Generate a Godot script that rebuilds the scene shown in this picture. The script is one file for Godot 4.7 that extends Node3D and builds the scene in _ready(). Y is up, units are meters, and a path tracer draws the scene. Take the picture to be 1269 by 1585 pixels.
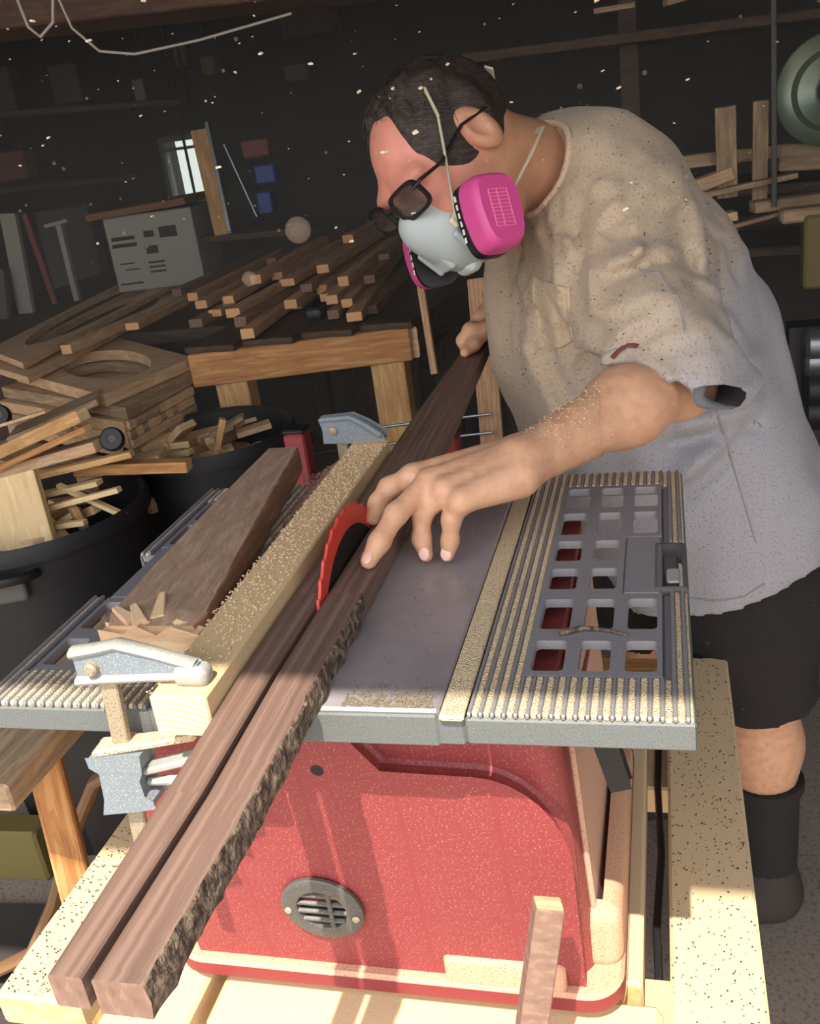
extends Node3D

# ---------------------------------------------------------------- tools
class MB:
	# a bag of triangles; every closed shape is turned outwards when it is shut
	var p := PackedVector3Array()
	var u := PackedVector2Array()
	var s := PackedInt32Array()
	var i0 := 0
	func tri(a: Vector3, b: Vector3, c: Vector3, ua := Vector2.ZERO, ub := Vector2.ZERO, uc := Vector2.ZERO, slot := 0) -> void:
		p.append(a); p.append(b); p.append(c)
		u.append(ua); u.append(ub); u.append(uc)
		s.append(slot)
	func quad(a: Vector3, b: Vector3, c: Vector3, d: Vector3, ua: Vector2, ub: Vector2, uc: Vector2, ud: Vector2, slot := 0) -> void:
		tri(a, b, c, ua, ub, uc, slot)
		tri(a, c, d, ua, uc, ud, slot)
	func shut() -> void:
		var v := 0.0
		var o := p[i0] if p.size() > i0 else Vector3.ZERO
		for i in range(i0, p.size(), 3):
			v += (p[i] - o).dot((p[i + 1] - o).cross(p[i + 2] - o))
		if v > 0.0:
			for i in range(i0, p.size(), 3):
				var t := p[i + 1]; p[i + 1] = p[i + 2]; p[i + 2] = t
				var w := u[i + 1]; u[i + 1] = u[i + 2]; u[i + 2] = w
		i0 = p.size()
	func loft(rings: Array, side := 0, cap := 0, caps := true) -> void:
		var n: int = rings[0].size()
		var along := 0.0
		for k in range(rings.size() - 1):
			var r0: PackedVector3Array = rings[k]
			var r1: PackedVector3Array = rings[k + 1]
			var step := r0[0].distance_to(r1[0])
			var q := 0.0
			for i in n:
				var j := (i + 1) % n
				var w := r0[i].distance_to(r0[j])
				quad(r0[i], r0[j], r1[j], r1[i], Vector2(along, q), Vector2(along, q + w), Vector2(along + step, q + w), Vector2(along + step, q), side)
				q += w
			along += step
		if caps:
			for e in [0, rings.size() - 1]:
				var r: PackedVector3Array = rings[e]
				var c := Vector3.ZERO
				for v in r: c += v
				c /= n
				var ax := (r[1] - r[0]).normalized()
				var nn := (r[1] - c).cross(r[0] - c).normalized()
				var ay := nn.cross(ax)
				for i in n:
					var a := r[i]; var b := r[(i + 1) % n]
					var ua := Vector2((a - c).dot(ax), (a - c).dot(ay)); var ub := Vector2((b - c).dot(ax), (b - c).dot(ay))
					if e == 0: tri(b, a, c, ub, ua, Vector2.ZERO, cap)
					else: tri(a, b, c, ua, ub, Vector2.ZERO, cap)
		shut()
	func box(c: Vector3, size: Vector3, ch := 0.0015, b := Basis(), slot := 0) -> void:
		var l := size.x; var h := size.y; var w := size.z
		bar(c - b.x * l * 0.5, c + b.x * l * 0.5, w, h, b.y, ch, slot, slot)
	func bar(a: Vector3, b: Vector3, w: float, h: float, up := Vector3.UP, ch := 0.002, side := 0, cap := 0, seg := 1, bow := Vector3.ZERO, w2 := -1.0, h2 := -1.0) -> void:
		# a chamfered stick of width w and height h from a to b
		var d := (b - a)
		var len_ := d.length()
		d /= len_
		var x := up.cross(d)
		if x.length() < 0.01: x = Vector3.RIGHT.cross(d)
		x = x.normalized()
		var y := d.cross(x)
		if w2 < 0: w2 = w
		if h2 < 0: h2 = h
		var rings := []
		var ts := [0.0, minf(ch / len_, 0.2)]
		for i in range(1, seg): ts.append(float(i) / seg)
		ts.append(1.0 - minf(ch / len_, 0.2)); ts.append(1.0)
		for k in ts.size():
			var t: float = ts[k]
			var inset := ch * 0.8 if (k == 0 or k == ts.size() - 1) else 0.0
			var hw := lerpf(w, w2, t) * 0.5 - inset
			var hh := lerpf(h, h2, t) * 0.5 - inset
			var c := a + d * len_ * t + bow * (4.0 * t * (1.0 - t))
			var e := minf(ch, minf(hw, hh) * 0.6)
			rings.append(PackedVector3Array([c + x * (hw - e) + y * hh, c - x * (hw - e) + y * hh, c - x * hw + y * (hh - e), c - x * hw - y * (hh - e), c - x * (hw - e) - y * hh, c + x * (hw - e) - y * hh, c + x * hw - y * (hh - e), c + x * hw + y * (hh - e)]))
		loft(rings, side, cap)
	func tube(pts: Array, r0: float, r1 := -1.0, n := 8, flat := 1.0, side := 0) -> void:
		if r1 < 0: r1 = r0
		var rings := []
		var x := Vector3.ZERO
		for k in pts.size():
			var d: Vector3 = (pts[mini(k + 1, pts.size() - 1)] - pts[maxi(k - 1, 0)]).normalized()
			if k == 0:
				x = d.cross(Vector3.UP)
				if x.length() < 0.1: x = d.cross(Vector3.RIGHT)
			x = (x - d * x.dot(d)).normalized()
			var y := d.cross(x)
			var r := lerpf(r0, r1, float(k) / (pts.size() - 1))
			var ring := PackedVector3Array()
			for i in n:
				var a := TAU * i / n
				ring.append(pts[k] + x * cos(a) * r + y * sin(a) * r * flat)
			rings.append(ring)
		loft(rings, side, side)
	func lathe(c: Vector3, axis: Vector3, prof: Array, n := 24, side := 0, closed := false) -> void:
		# prof: Vector2(radius, height along the axis)
		axis = axis.normalized()
		var x := axis.cross(Vector3.UP)
		if x.length() < 0.1: x = axis.cross(Vector3.RIGHT)
		x = x.normalized()
		var y := axis.cross(x)
		var rings := []
		for q in prof:
			var ring := PackedVector3Array()
			for i in n:
				var a := TAU * i / n
				ring.append(c + axis * q.y + (x * cos(a) + y * sin(a)) * maxf(q.x, 0.0001))
			rings.append(ring)
		if closed: rings.append(rings[0])
		loft(rings, side, side, not closed)
	func prism(poly: PackedVector2Array, o: Vector3, ax: Vector3, ay: Vector3, dep: Vector3, bev := 0.0, side := 0, cap := 0) -> void:
		# an outline in the plane (ax, ay) at o, as thick as dep, its edges bevelled
		var n := poly.size()
		var idx := Geometry2D.triangulate_polygon(poly)
		var cw := Geometry2D.is_polygon_clockwise(poly)
		var inner := PackedVector2Array()
		for i in n:
			var e0 := (poly[i] - poly[(i + n - 1) % n]).normalized()
			var e1 := (poly[(i + 1) % n] - poly[i]).normalized()
			var nrm := (e0.orthogonal() + e1.orthogonal()).normalized() * (1.0 if cw else -1.0)
			inner.append(poly[i] - nrm * bev)
		var dn := dep.normalized()
		var lay := [[inner, 0.0], [poly, bev], [poly, dep.length() - bev], [inner, dep.length()]] if bev > 0.0 else [[poly, 0.0], [poly, dep.length()]]
		var rings := []
		for l in lay:
			var ring := PackedVector3Array()
			for q in l[0]: ring.append(o + ax * q.x + ay * q.y + dn * l[1])
			rings.append(ring)
		var start := i0
		loft(rings, side, cap, false)
		# the caps share the sides' turn
		i0 = p.size()
		for e in [0, rings.size() - 1]:
			var r: PackedVector3Array = rings[e]
			var q: PackedVector2Array = lay[e][0]
			for i in range(0, idx.size(), 3):
				var a := r[idx[i]]; var b := r[idx[i + 1]]; var c := r[idx[i + 2]]
				var nn := (a - c).cross(a - b)
				var flip := nn.dot(dn) > 0.0 if e == 0 else nn.dot(dn) < 0.0
				if flip: tri(a, c, b, q[idx[i]], q[idx[i + 2]], q[idx[i + 1]], cap)
				else: tri(a, b, c, q[idx[i]], q[idx[i + 1]], q[idx[i + 2]], cap)
		i0 = p.size()
	func ringplate(outer: PackedVector3Array, inner: PackedVector3Array, thick: Vector3, side := 0, cap := 0) -> void:
		# a plate with a hole: two outlines of as many points
		var n := outer.size()
		var rings := []
		for src in [[outer, false], [outer, true], [inner, true], [inner, false], [outer, false]]:
			var ring := PackedVector3Array()
			for v in src[0]: ring.append(v + (thick if src[1] else Vector3.ZERO))
			rings.append(ring)
		for k in 4:
			var r0: PackedVector3Array = rings[k]; var r1: PackedVector3Array = rings[k + 1]
			for i in n:
				var j := (i + 1) % n
				var up := thick.normalized()
				var q := func(v: Vector3) -> Vector2: return Vector2(v.x, v.z) if k % 2 == 1 else Vector2(v.x + v.z, v.y)
				quad(r0[i], r0[j], r1[j], r1[i], q.call(r0[i]), q.call(r0[j]), q.call(r1[j]), q.call(r1[i]), cap if k % 2 == 1 else side)
		shut()
	func ball(c: Vector3, r: Vector3, n := 12, b := Basis(), slot := 0) -> void:
		var rings := []
		for k in range(n / 2 + 1):
			var f := PI * k / (n / 2)
			var ring := PackedVector3Array()
			for i in n:
				var a := TAU * i / n
				ring.append(c + b * Vector3(r.x * sin(f) * cos(a), r.y * cos(f), r.z * sin(f) * sin(a)))
			rings.append(ring)
		loft(rings, slot, slot, false)
	func rbox(c: Vector3, size: Vector3, r: float, b := Basis(), slot := 0, n := 5) -> void:
		# a box with round edges: a ball pulled apart
		var h := size * 0.5 - Vector3.ONE * r
		var rings := []
		var m := n * 4
		for k in range(n * 2):
			var f := PI * 0.5 * (k % n) / (n - 1) + (0.0 if k < n else PI * 0.5)
			var yy := r * cos(f) + (h.y if k < n else -h.y)
			var ring := PackedVector3Array()
			for i in m:
				var qd := i / n
				var a := PI * 0.5 * qd + PI * 0.5 * (i % n) / (n - 1)
				var sx := 1.0 if (qd == 0 or qd == 3) else -1.0
				var sz := 1.0 if qd < 2 else -1.0
				ring.append(c + b * Vector3(h.x * sx + r * sin(f) * cos(a), yy, h.z * sz + r * sin(f) * sin(a)))
			rings.append(ring)
		loft(rings, slot, slot, false)
	func mesh(mats: Array, angle := 35.0, off := Vector3.ZERO) -> ArrayMesh:
		var cosl := cos(deg_to_rad(angle))
		var nt := s.size()
		var fn := PackedVector3Array(); fn.resize(nt)
		var at := {}
		for t in nt:
			var a := p[t * 3]; var b := p[t * 3 + 1]; var c := p[t * 3 + 2]
			fn[t] = (a - c).cross(a - b)
			if angle > 0.0:
				for k in 3:
					var key := Vector3i((p[t * 3 + k] * 20000.0).round())
					if at.has(key): at[key].append(t)
					else: at[key] = [t]
		var out := ArrayMesh.new()
		for slot in mats.size():
			var vp := PackedVector3Array(); var vn := PackedVector3Array(); var vu := PackedVector2Array()
			for t in nt:
				if s[t] != slot: continue
				var f := fn[t].normalized()
				for k in 3:
					var v := p[t * 3 + k]
					var nn := f
					if angle > 0.0:
						nn = Vector3.ZERO
						for o in at[Vector3i((v * 20000.0).round())]:
							if fn[o].normalized().dot(f) > cosl: nn += fn[o]
						nn = nn.normalized() if nn.length_squared() > 1e-24 else f
					if nn.length_squared() < 0.5: nn = Vector3.UP
					vp.append(v - off); vn.append(nn); vu.append(u[t * 3 + k])
			if vp.is_empty(): continue
			var arr := []
			arr.resize(Mesh.ARRAY_MAX)
			arr[Mesh.ARRAY_VERTEX] = vp; arr[Mesh.ARRAY_NORMAL] = vn; arr[Mesh.ARRAY_TEX_UV] = vu
			out.add_surface_from_arrays(Mesh.PRIMITIVE_TRIANGLES, arr)
			out.surface_set_material(out.get_surface_count() - 1, mats[slot])
		return out

class Field:
	# tapered bones joined by a smooth minimum
	var a := PackedVector3Array(); var d := PackedVector3Array(); var il := PackedFloat32Array(); var r := PackedFloat32Array(); var dr := PackedFloat32Array()
	var k := 0.03
	func bone(p: Vector3, q: Vector3, ra: float, rb: float) -> void:
		a.append(p); d.append(q - p); il.append(1.0 / maxf((q - p).length_squared(), 1e-9)); r.append(ra); dr.append(rb - ra)
	func at(p: Vector3) -> float:
		var m := 1e3
		for i in a.size():
			var q := p - a[i]
			var h := clampf(q.dot(d[i]) * il[i], 0.0, 1.0)
			var e := (q - d[i] * h).length() - r[i] - h * dr[i]
			var g := maxf(k - absf(m - e), 0.0)
			m = minf(m, e) - g * g * 0.25 / k
		return m

static func ell(p: Vector3, c: Vector3, r: Vector3) -> float:
	var q := p - c
	var k0 := (q / r).length()
	var k1 := (q / (r * r)).length()
	return k0 * (k0 - 1.0) / maxf(k1, 1e-6)

static func smin(x: float, y: float, k: float) -> float:
	var g := maxf(k - absf(x - y), 0.0)
	return minf(x, y) - g * g * 0.25 / k

static func nets(f: Callable, lo: Vector3, hi: Vector3, h: float) -> Array:
	# surface nets: one vertex in each cell the surface crosses; returns [vertices, normals, indices]
	var B := 5
	var nx := int(ceil((hi.x - lo.x) / h / B)) * B + 1
	var ny := int(ceil((hi.y - lo.y) / h / B)) * B + 1
	var nz := int(ceil((hi.z - lo.z) / h / B)) * B + 1
	var sx := 1; var sy := nx; var sz := nx * ny
	var val := PackedFloat32Array(); val.resize(nx * ny * nz); val.fill(1e3)
	var done := PackedByteArray(); done.resize(nx * ny * nz)
	var blocks := []
	for bz in range(0, nz - 1, B):
		for by in range(0, ny - 1, B):
			for bx in range(0, nx - 1, B):
				var c := lo + Vector3(bx + B * 0.5, by + B * 0.5, bz + B * 0.5) * h
				var dc: float = f.call(c)
				if absf(dc) > h * B * 1.25: continue
				blocks.append(Vector3i(bx, by, bz))
				for z in range(bz, bz + B + 1):
					for y in range(by, by + B + 1):
						var row := z * sz + y * sy
						for x in range(bx, bx + B + 1):
							if done[row + x] == 0:
								done[row + x] = 1
								val[row + x] = f.call(lo + Vector3(x, y, z) * h)
	var vid := {}
	var V := PackedVector3Array()
	var corner := [0, sx, sy, sx + sy, sz, sx + sz, sy + sz, sx + sy + sz]
	var off := [Vector3(0, 0, 0), Vector3(1, 0, 0), Vector3(0, 1, 0), Vector3(1, 1, 0), Vector3(0, 0, 1), Vector3(1, 0, 1), Vector3(0, 1, 1), Vector3(1, 1, 1)]
	var edges := [[0, 1], [2, 3], [4, 5], [6, 7], [0, 2], [1, 3], [4, 6], [5, 7], [0, 4], [1, 5], [2, 6], [3, 7]]
	for b in blocks:
		for z in range(b.z, b.z + B):
			for y in range(b.y, b.y + B):
				for x in range(b.x, b.x + B):
					var i0: int = z * sz + y * sy + x
					var neg := 0
					for q in 8:
						if val[i0 + corner[q]] < 0.0: neg += 1
					if neg == 0 or neg == 8: continue
					var sum := Vector3.ZERO
					var n := 0
					for e in edges:
						var v0 := val[i0 + corner[e[0]]]; var v1 := val[i0 + corner[e[1]]]
						if (v0 < 0.0) != (v1 < 0.0):
							sum += off[e[0]].lerp(off[e[1]], v0 / (v0 - v1)); n += 1
					vid[i0] = V.size()
					V.append(lo + (Vector3(x, y, z) + sum / n) * h)
	var I := PackedInt32Array()
	for i0 in vid:
		for ax in 3:
			var st: int = [sx, sy, sz][ax]
			var o1: int = [sy, sz, sx][ax]
			var o2: int = [sz, sx, sy][ax]
			var inside := val[i0] < 0.0
			if inside == (val[i0 + st] < 0.0): continue
			if not (vid.has(i0 - o1) and vid.has(i0 - o2) and vid.has(i0 - o1 - o2)): continue
			var q0: int = vid[i0]; var q1: int = vid[i0 - o1]; var q2: int = vid[i0 - o1 - o2]; var q3: int = vid[i0 - o2]
			if inside: I.append_array([q0, q2, q1, q0, q3, q2])
			else: I.append_array([q0, q1, q2, q0, q2, q3])
	return [V, normals(V, I), I]

static func normals(V: PackedVector3Array, I: PackedInt32Array) -> PackedVector3Array:
	var N := PackedVector3Array(); N.resize(V.size())
	for t in range(0, I.size(), 3):
		var a := V[I[t]]; var b := V[I[t + 1]]; var c := V[I[t + 2]]
		var n := (a - c).cross(a - b)
		N[I[t]] += n; N[I[t + 1]] += n; N[I[t + 2]] += n
	for i in N.size(): N[i] = N[i].normalized() if N[i].length_squared() > 1e-30 else Vector3.UP
	return N

var taken := {}
func numbered(n: String) -> String:
	if not taken.has(n):
		taken[n] = 0
		return n
	taken[n] += 1
	return "%s_%03d" % [n, taken[n]]

func tag(o: Node, label: String, category := "", group := "", kind := "") -> Node:
	if label: o.set_meta("label", label)
	if category: o.set_meta("category", category)
	if group: o.set_meta("group", group)
	if kind: o.set_meta("kind", kind)
	return o

func thing(called: String, at: Vector3, label: String, category: String, group := "") -> Node3D:
	var o := Node3D.new()
	o.name = numbered(called)
	o.position = at
	add_child(o, true)
	tag(o, label, category, group)
	return o

func put(called: String, mb: MB, mats: Array, parent: Node3D = null, angle := 35.0) -> MeshInstance3D:
	var o := MeshInstance3D.new()
	if parent == null:
		o.name = numbered(called)
		var lo := Vector3.INF; var hi := -Vector3.INF
		for v in mb.p:
			lo = lo.min(v); hi = hi.max(v)
		var c := Vector3((lo.x + hi.x) * 0.5, lo.y, (lo.z + hi.z) * 0.5)
		o.mesh = mb.mesh(mats, angle, c)
		o.position = c
		add_child(o, true)
	else:
		o.name = called
		var org := Vector3.ZERO
		var q: Node = parent
		while q != self:
			org += q.position
			q = q.get_parent()
		o.mesh = mb.mesh(mats, angle, org)
		parent.add_child(o, true)
	return o

func struct(called: String, mb: MB, mats: Array, parent: Node3D = null) -> MeshInstance3D:
	var o := put(called, mb, mats, parent)
	if parent == null: o.set_meta("kind", "structure")
	return o

# ---------------------------------------------------------------- materials
var tex := {}
func ntex(seed_: int, freq: float, stops: Array, octaves := 4, size := 512, warp := 0.0, kind := FastNoiseLite.TYPE_SIMPLEX_SMOOTH) -> NoiseTexture2D:
	var key := str([seed_, freq, stops, octaves, size, warp, kind])
	if tex.has(key): return tex[key]
	var n := FastNoiseLite.new()
	n.seed = seed_; n.frequency = freq; n.noise_type = kind
	n.fractal_octaves = octaves
	if warp > 0.0:
		n.domain_warp_enabled = true; n.domain_warp_amplitude = warp; n.domain_warp_frequency = freq * 0.7
	var t := NoiseTexture2D.new()
	t.width = size; t.height = size; t.seamless = true; t.noise = n
	var g := Gradient.new()
	var offs := PackedFloat32Array(); var cols := PackedColorArray()
	for q in stops:
		offs.append(q[0]); cols.append(q[1])
	g.offsets = offs; g.colors = cols
	t.color_ramp = g
	tex[key] = t
	return t

func rgb(r: float, g: float, b: float) -> Color:
	return Color(r / 255.0, g / 255.0, b / 255.0)

func bump(m: StandardMaterial3D, t: Texture2D, cm: float) -> void:
	m.heightmap_enabled = true
	m.heightmap_texture = t
	m.heightmap_scale = cm

func wood(dark: Color, mid: Color, light: Color, seed_: int, scale := Vector3(1.1, 9.0, 1.0), rough := 0.75) -> StandardMaterial3D:
	var m := StandardMaterial3D.new()
	m.albedo_texture = ntex(seed_, 0.012, [[0.0, dark], [0.32, dark.lerp(mid, 0.7)], [0.5, mid], [0.56, mid.lerp(dark, 0.45)], [0.63, mid.lerp(light, 0.5)], [1.0, light]], 5, 512, 18.0)
	m.uv1_scale = scale
	m.roughness = rough
	return m

func specked(base: Color, base2: Color, speck: Color, share: float, seed_: int, scale: float, rough := 0.9) -> StandardMaterial3D:
	var m := StandardMaterial3D.new()
	m.albedo_texture = ntex(seed_, 0.06, [[0.0, speck], [share, speck.lerp(base, 0.3)], [share + 0.05, base], [0.6, base2], [1.0, base.lerp(base2, 0.4)]], 3)
	m.uv1_triplanar = true
	m.uv1_scale = Vector3.ONE * scale
	m.roughness = rough
	return m

func plain(c: Color, rough := 0.7, metal := 0.0) -> StandardMaterial3D:
	var m := StandardMaterial3D.new()
	m.albedo_color = c
	m.roughness = rough
	m.metallic = metal
	return m

func rings_image(base: Color, dark: Color, cx: float, cy: float, step: float) -> ImageTexture:
	var im := Image.create(256, 256, false, Image.FORMAT_RGB8)
	for y in 256:
		for x in 256:
			var r := Vector2(x - cx, (y - cy)).length() / step
			var f := r - floorf(r)
			im.set_pixel(x, y, base.lerp(dark, 0.75 * pow(f, 4.0) + 0.12 * f))
	return ImageTexture.create_from_image(im)

var M := {}
func make_materials() -> void:
	M.pine = wood(rgb(168, 122, 74), rgb(206, 160, 104), rgb(222, 182, 128), 3)
	M.pine_pale = wood(rgb(206, 176, 128), rgb(226, 196, 146), rgb(238, 212, 166), 5)
	M.pine_end = plain(Color.WHITE, 0.85)
	M.pine_end.albedo_texture = rings_image(rgb(236, 214, 168), rgb(176, 142, 96), 40, -260, 20.0)
	M.pine_end.uv1_scale = Vector3(16, 16, 1)
	M.pine_end.uv1_offset = Vector3(0.5, 0.5, 0)
	M.orange = wood(rgb(156, 104, 58), rgb(194, 138, 82), rgb(212, 160, 104), 8, Vector3(1.1, 12, 1))
	M.gray_pine = wood(rgb(130, 108, 84), rgb(172, 144, 112), rgb(192, 164, 130), 11)
	M.cut_wood = wood(rgb(188, 150, 112), rgb(218, 180, 140), rgb(232, 200, 160), 12, Vector3(2, 14, 1))
	M.dark_wood = wood(rgb(52, 38, 28), rgb(76, 56, 42), rgb(98, 74, 56), 14)
	M.walnut = wood(rgb(96, 74, 64), rgb(120, 95, 83), rgb(136, 110, 97), 21, Vector3(0.45, 22, 1), 0.6)
	M.walnut_far = wood(rgb(118, 84, 64), rgb(150, 112, 86), rgb(170, 132, 104), 22, Vector3(0.9, 14, 1), 0.65)
	M.walnut_end = wood(rgb(116, 88, 74), rgb(134, 104, 88), rgb(146, 116, 98), 23, Vector3(20, 8, 1), 0.8)
	M.strip_end = plain(rgb(222, 168, 116), 0.8)
	M.strip = wood(rgb(168, 122, 86), rgb(206, 160, 118), rgb(224, 184, 142), 25, Vector3(1.1, 16, 1))
	M.rough_walnut = wood(rgb(146, 116, 94), rgb(168, 138, 114), rgb(182, 152, 128), 27, Vector3(2.2, 12, 1), 0.9)
	bump(M.rough_walnut, ntex(28, 0.05, [[0.0, Color.BLACK], [1.0, Color.WHITE]], 5), 0.10)
	M.bark = plain(Color.WHITE, 0.95)
	M.bark.albedo_texture = ntex(31, 0.02, [[0.0, rgb(44, 34, 28)], [0.4, rgb(88, 72, 60)], [0.6, rgb(120, 102, 86)], [1.0, rgb(160, 142, 122)]], 5, 512, 24.0)
	M.bark.uv1_triplanar = true
	M.bark.uv1_scale = Vector3(12, 7, 9)
	bump(M.bark, ntex(32, 0.02, [[0.0, Color.BLACK], [1.0, Color.WHITE]], 5, 512, 24.0), 0.5)
	M.lumber = specked(rgb(214, 186, 144), rgb(224, 198, 156), rgb(130, 104, 76), 0.13, 41, 13.0)
	M.lumber_end = wood(rgb(206, 166, 104), rgb(226, 190, 130), rgb(236, 206, 150), 42, Vector3(8, 8, 1))
	M.fence = specked(rgb(208, 176, 130), rgb(220, 192, 148), rgb(166, 132, 96), 0.15, 44, 13.0)
	M.dust = specked(rgb(226, 200, 158), rgb(236, 212, 172), rgb(180, 146, 104), 0.15, 47, 9.0, 1.0)
	bump(M.dust, ntex(48, 0.12, [[0.0, Color.BLACK], [1.0, Color.WHITE]], 2), 0.25)
	M.dark_dust = specked(rgb(150, 118, 92), rgb(186, 150, 116), rgb(86, 58, 44), 0.3, 49, 8.0, 1.0)
	bump(M.dark_dust, ntex(48, 0.12, [[0.0, Color.BLACK], [1.0, Color.WHITE]], 2), 0.3)
	M.steel = plain(Color.WHITE, 0.36, 0.2)
	M.steel.albedo_texture = ntex(51, 0.006, [[0.0, rgb(142, 134, 136)], [0.5, rgb(160, 152, 154)], [1.0, rgb(182, 173, 175)]], 5)
	M.steel.uv1_triplanar = true
	M.steel.uv1_scale = Vector3.ONE * 2.0
	M.alu = specked(rgb(122, 120, 124), rgb(136, 134, 138), rgb(168, 160, 148), 0.16, 53, 11.0, 0.55)
	M.alu.metallic = 0.1
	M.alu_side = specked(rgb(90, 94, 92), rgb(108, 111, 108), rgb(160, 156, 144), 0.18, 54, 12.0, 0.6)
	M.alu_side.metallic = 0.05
	M.red = specked(rgb(136, 50, 52), rgb(146, 60, 60), rgb(196, 140, 128), 0.24, 56, 13.0, 0.55)
	M.red_plain = plain(rgb(134, 48, 50), 0.5)
	M.red_dust = specked(rgb(206, 150, 122), rgb(220, 176, 140), rgb(186, 96, 86), 0.24, 57, 14.0, 0.9)
	M.brown_dust = specked(rgb(196, 150, 128), rgb(210, 168, 142), rgb(160, 90, 82), 0.2, 60, 10.0, 0.9)
	M.blade_red = plain(rgb(214, 70, 58), 0.45)
	M.blade_dark = plain(rgb(24, 24, 26), 0.5)
	M.port = specked(rgb(92, 90, 86), rgb(112, 110, 104), rgb(160, 148, 124), 0.2, 58, 8.0, 0.5)
	M.port.metallic = 0.5
	M.black = plain(rgb(22, 22, 24), 0.6)
	M.black_plastic = plain(rgb(26, 26, 28), 0.45)
	M.bin = specked(rgb(26, 26, 27), rgb(32, 32, 33), rgb(60, 58, 56), 0.12, 59, 5.0, 0.6)
	M.screw = plain(rgb(196, 186, 164), 0.35, 0.7)
	M.clamp_blue = specked(rgb(100, 112, 122), rgb(128, 138, 146), rgb(206, 190, 152), 0.28, 61, 16.0, 0.6)
	M.clamp_top = specked(rgb(132, 136, 140), rgb(168, 166, 156), rgb(216, 200, 160), 0.32, 62, 14.0, 0.5)
	M.clamp_bar = specked(rgb(150, 136, 112), rgb(176, 160, 132), rgb(90, 82, 70), 0.22, 63, 16.0, 0.55)
	M.clamp_bar.metallic = 0.3
	M.skin = plain(Color.WHITE, 0.55)
	M.skin.albedo_texture = ntex(71, 0.03, [[0.0, rgb(200, 146, 112)], [0.5, rgb(216, 164, 130)], [1.0, rgb(226, 180, 146)]], 5)
	M.skin.uv1_triplanar = true
	M.skin.uv1_scale = Vector3.ONE * 4.0
	M.skin.subsurf_scatter_enabled = true
	M.skin.subsurf_scatter_strength = 0.06
	bump(M.skin, ntex(79, 0.08, [[0.0, Color.BLACK], [1.0, Color.WHITE]], 4), 0.03)
	M.face = M.skin.duplicate()
	M.face.albedo_texture = ntex(72, 0.02, [[0.0, rgb(228, 224, 222)], [0.5, rgb(244, 242, 240)], [1.0, Color.WHITE]], 4)
	M.face.vertex_color_use_as_albedo = true
	M.nail = plain(rgb(236, 190, 170), 0.35)
	M.hair = wood(rgb(36, 30, 26), rgb(56, 47, 41), rgb(80, 68, 60), 73, Vector3(3, 40, 1), 0.6)
	M.hair.uv1_triplanar = true
	M.hair.uv1_scale = Vector3(10, 30, 10)
	bump(M.hair, ntex(74, 0.03, [[0.0, Color.BLACK], [1.0, Color.WHITE]], 4), 0.12)
	M.shirt = specked(Color(0.96, 0.96, 0.96), Color(1, 1, 1), Color(0.55, 0.47, 0.39), 0.19, 75, 9.0, 0.95)
	M.shirt.vertex_color_use_as_albedo = true
	M.shirt.rim_enabled = true
	M.shirt.rim = 0.3
	bump(M.shirt, ntex(76, 0.04, [[0.0, Color.BLACK], [1.0, Color.WHITE]], 4), 0.04)
	M.shorts = specked(rgb(34, 31, 32), rgb(40, 36, 36), rgb(92, 84, 78), 0.1, 77, 2.0, 0.95)
	M.sock = plain(rgb(40, 37, 36), 0.95)
	M.shoe = plain(rgb(64, 56, 50), 0.85)
	M.seam = plain(rgb(150, 144, 142), 0.95)
	M.mask_gray = plain(rgb(176, 184, 182), 0.55)
	M.mask_pale = plain(rgb(196, 204, 202), 0.5)
	M.pink = plain(rgb(214, 80, 144), 0.42)
	M.pink_line = plain(rgb(240, 130, 170), 0.5)
	M.strap = plain(rgb(214, 206, 176), 0.8)
	M.white_print = plain(rgb(226, 224, 216), 0.7)
	M.lens = StandardMaterial3D.new()
	M.lens.transparency = BaseMaterial3D.TRANSPARENCY_ALPHA
	M.lens.albedo_color = Color(0.3, 0.28, 0.27, 0.4)
	M.lens.roughness = 0.05
	M.eye = plain(rgb(230, 222, 214), 0.2)
	M.concrete = specked(rgb(142, 129, 118), rgb(156, 143, 131), rgb(116, 104, 95), 0.24, 81, 3.0, 0.95)
	M.drive = specked(rgb(128, 122, 112), rgb(140, 134, 124), rgb(104, 98, 90), 0.2, 82, 1.0, 0.95)
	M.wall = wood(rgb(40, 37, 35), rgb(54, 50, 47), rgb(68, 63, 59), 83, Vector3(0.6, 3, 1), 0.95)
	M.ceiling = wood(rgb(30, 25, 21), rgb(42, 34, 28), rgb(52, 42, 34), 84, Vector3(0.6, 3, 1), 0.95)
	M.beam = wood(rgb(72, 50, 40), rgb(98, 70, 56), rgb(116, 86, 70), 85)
	M.cardboard = plain(rgb(160, 156, 146), 0.9)
	M.card_brown = plain(rgb(128, 92, 66), 0.9)
	M.print_dark = plain(rgb(58, 54, 50), 0.9)
	M.gray_dark = plain(rgb(92, 90, 86), 0.8)
	M.gray_mid = plain(rgb(156, 152, 142), 0.8)
	M.blue = plain(rgb(44, 66, 138), 0.5)
	M.maroon = plain(rgb(120, 66, 60), 0.7)
	M.olive = plain(rgb(120, 106, 58), 0.7)
	M.hose = plain(rgb(128, 96, 66), 0.6)
	M.dark_mat = plain(rgb(70, 62, 60), 0.95)
	M.yellow = plain(rgb(206, 158, 54), 0.55)
	M.cord = plain(rgb(196, 186, 172), 0.6)
	M.metal = plain(rgb(140, 146, 150), 0.35, 0.8)
	M.dish = plain(rgb(126, 138, 122), 0.35, 0.6)
	M.pane = StandardMaterial3D.new()
	M.pane.transparency = BaseMaterial3D.TRANSPARENCY_ALPHA
	M.pane.albedo_color = Color(0.85, 0.95, 0.95, 0.12)
	M.pane.roughness = 0.05
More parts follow.
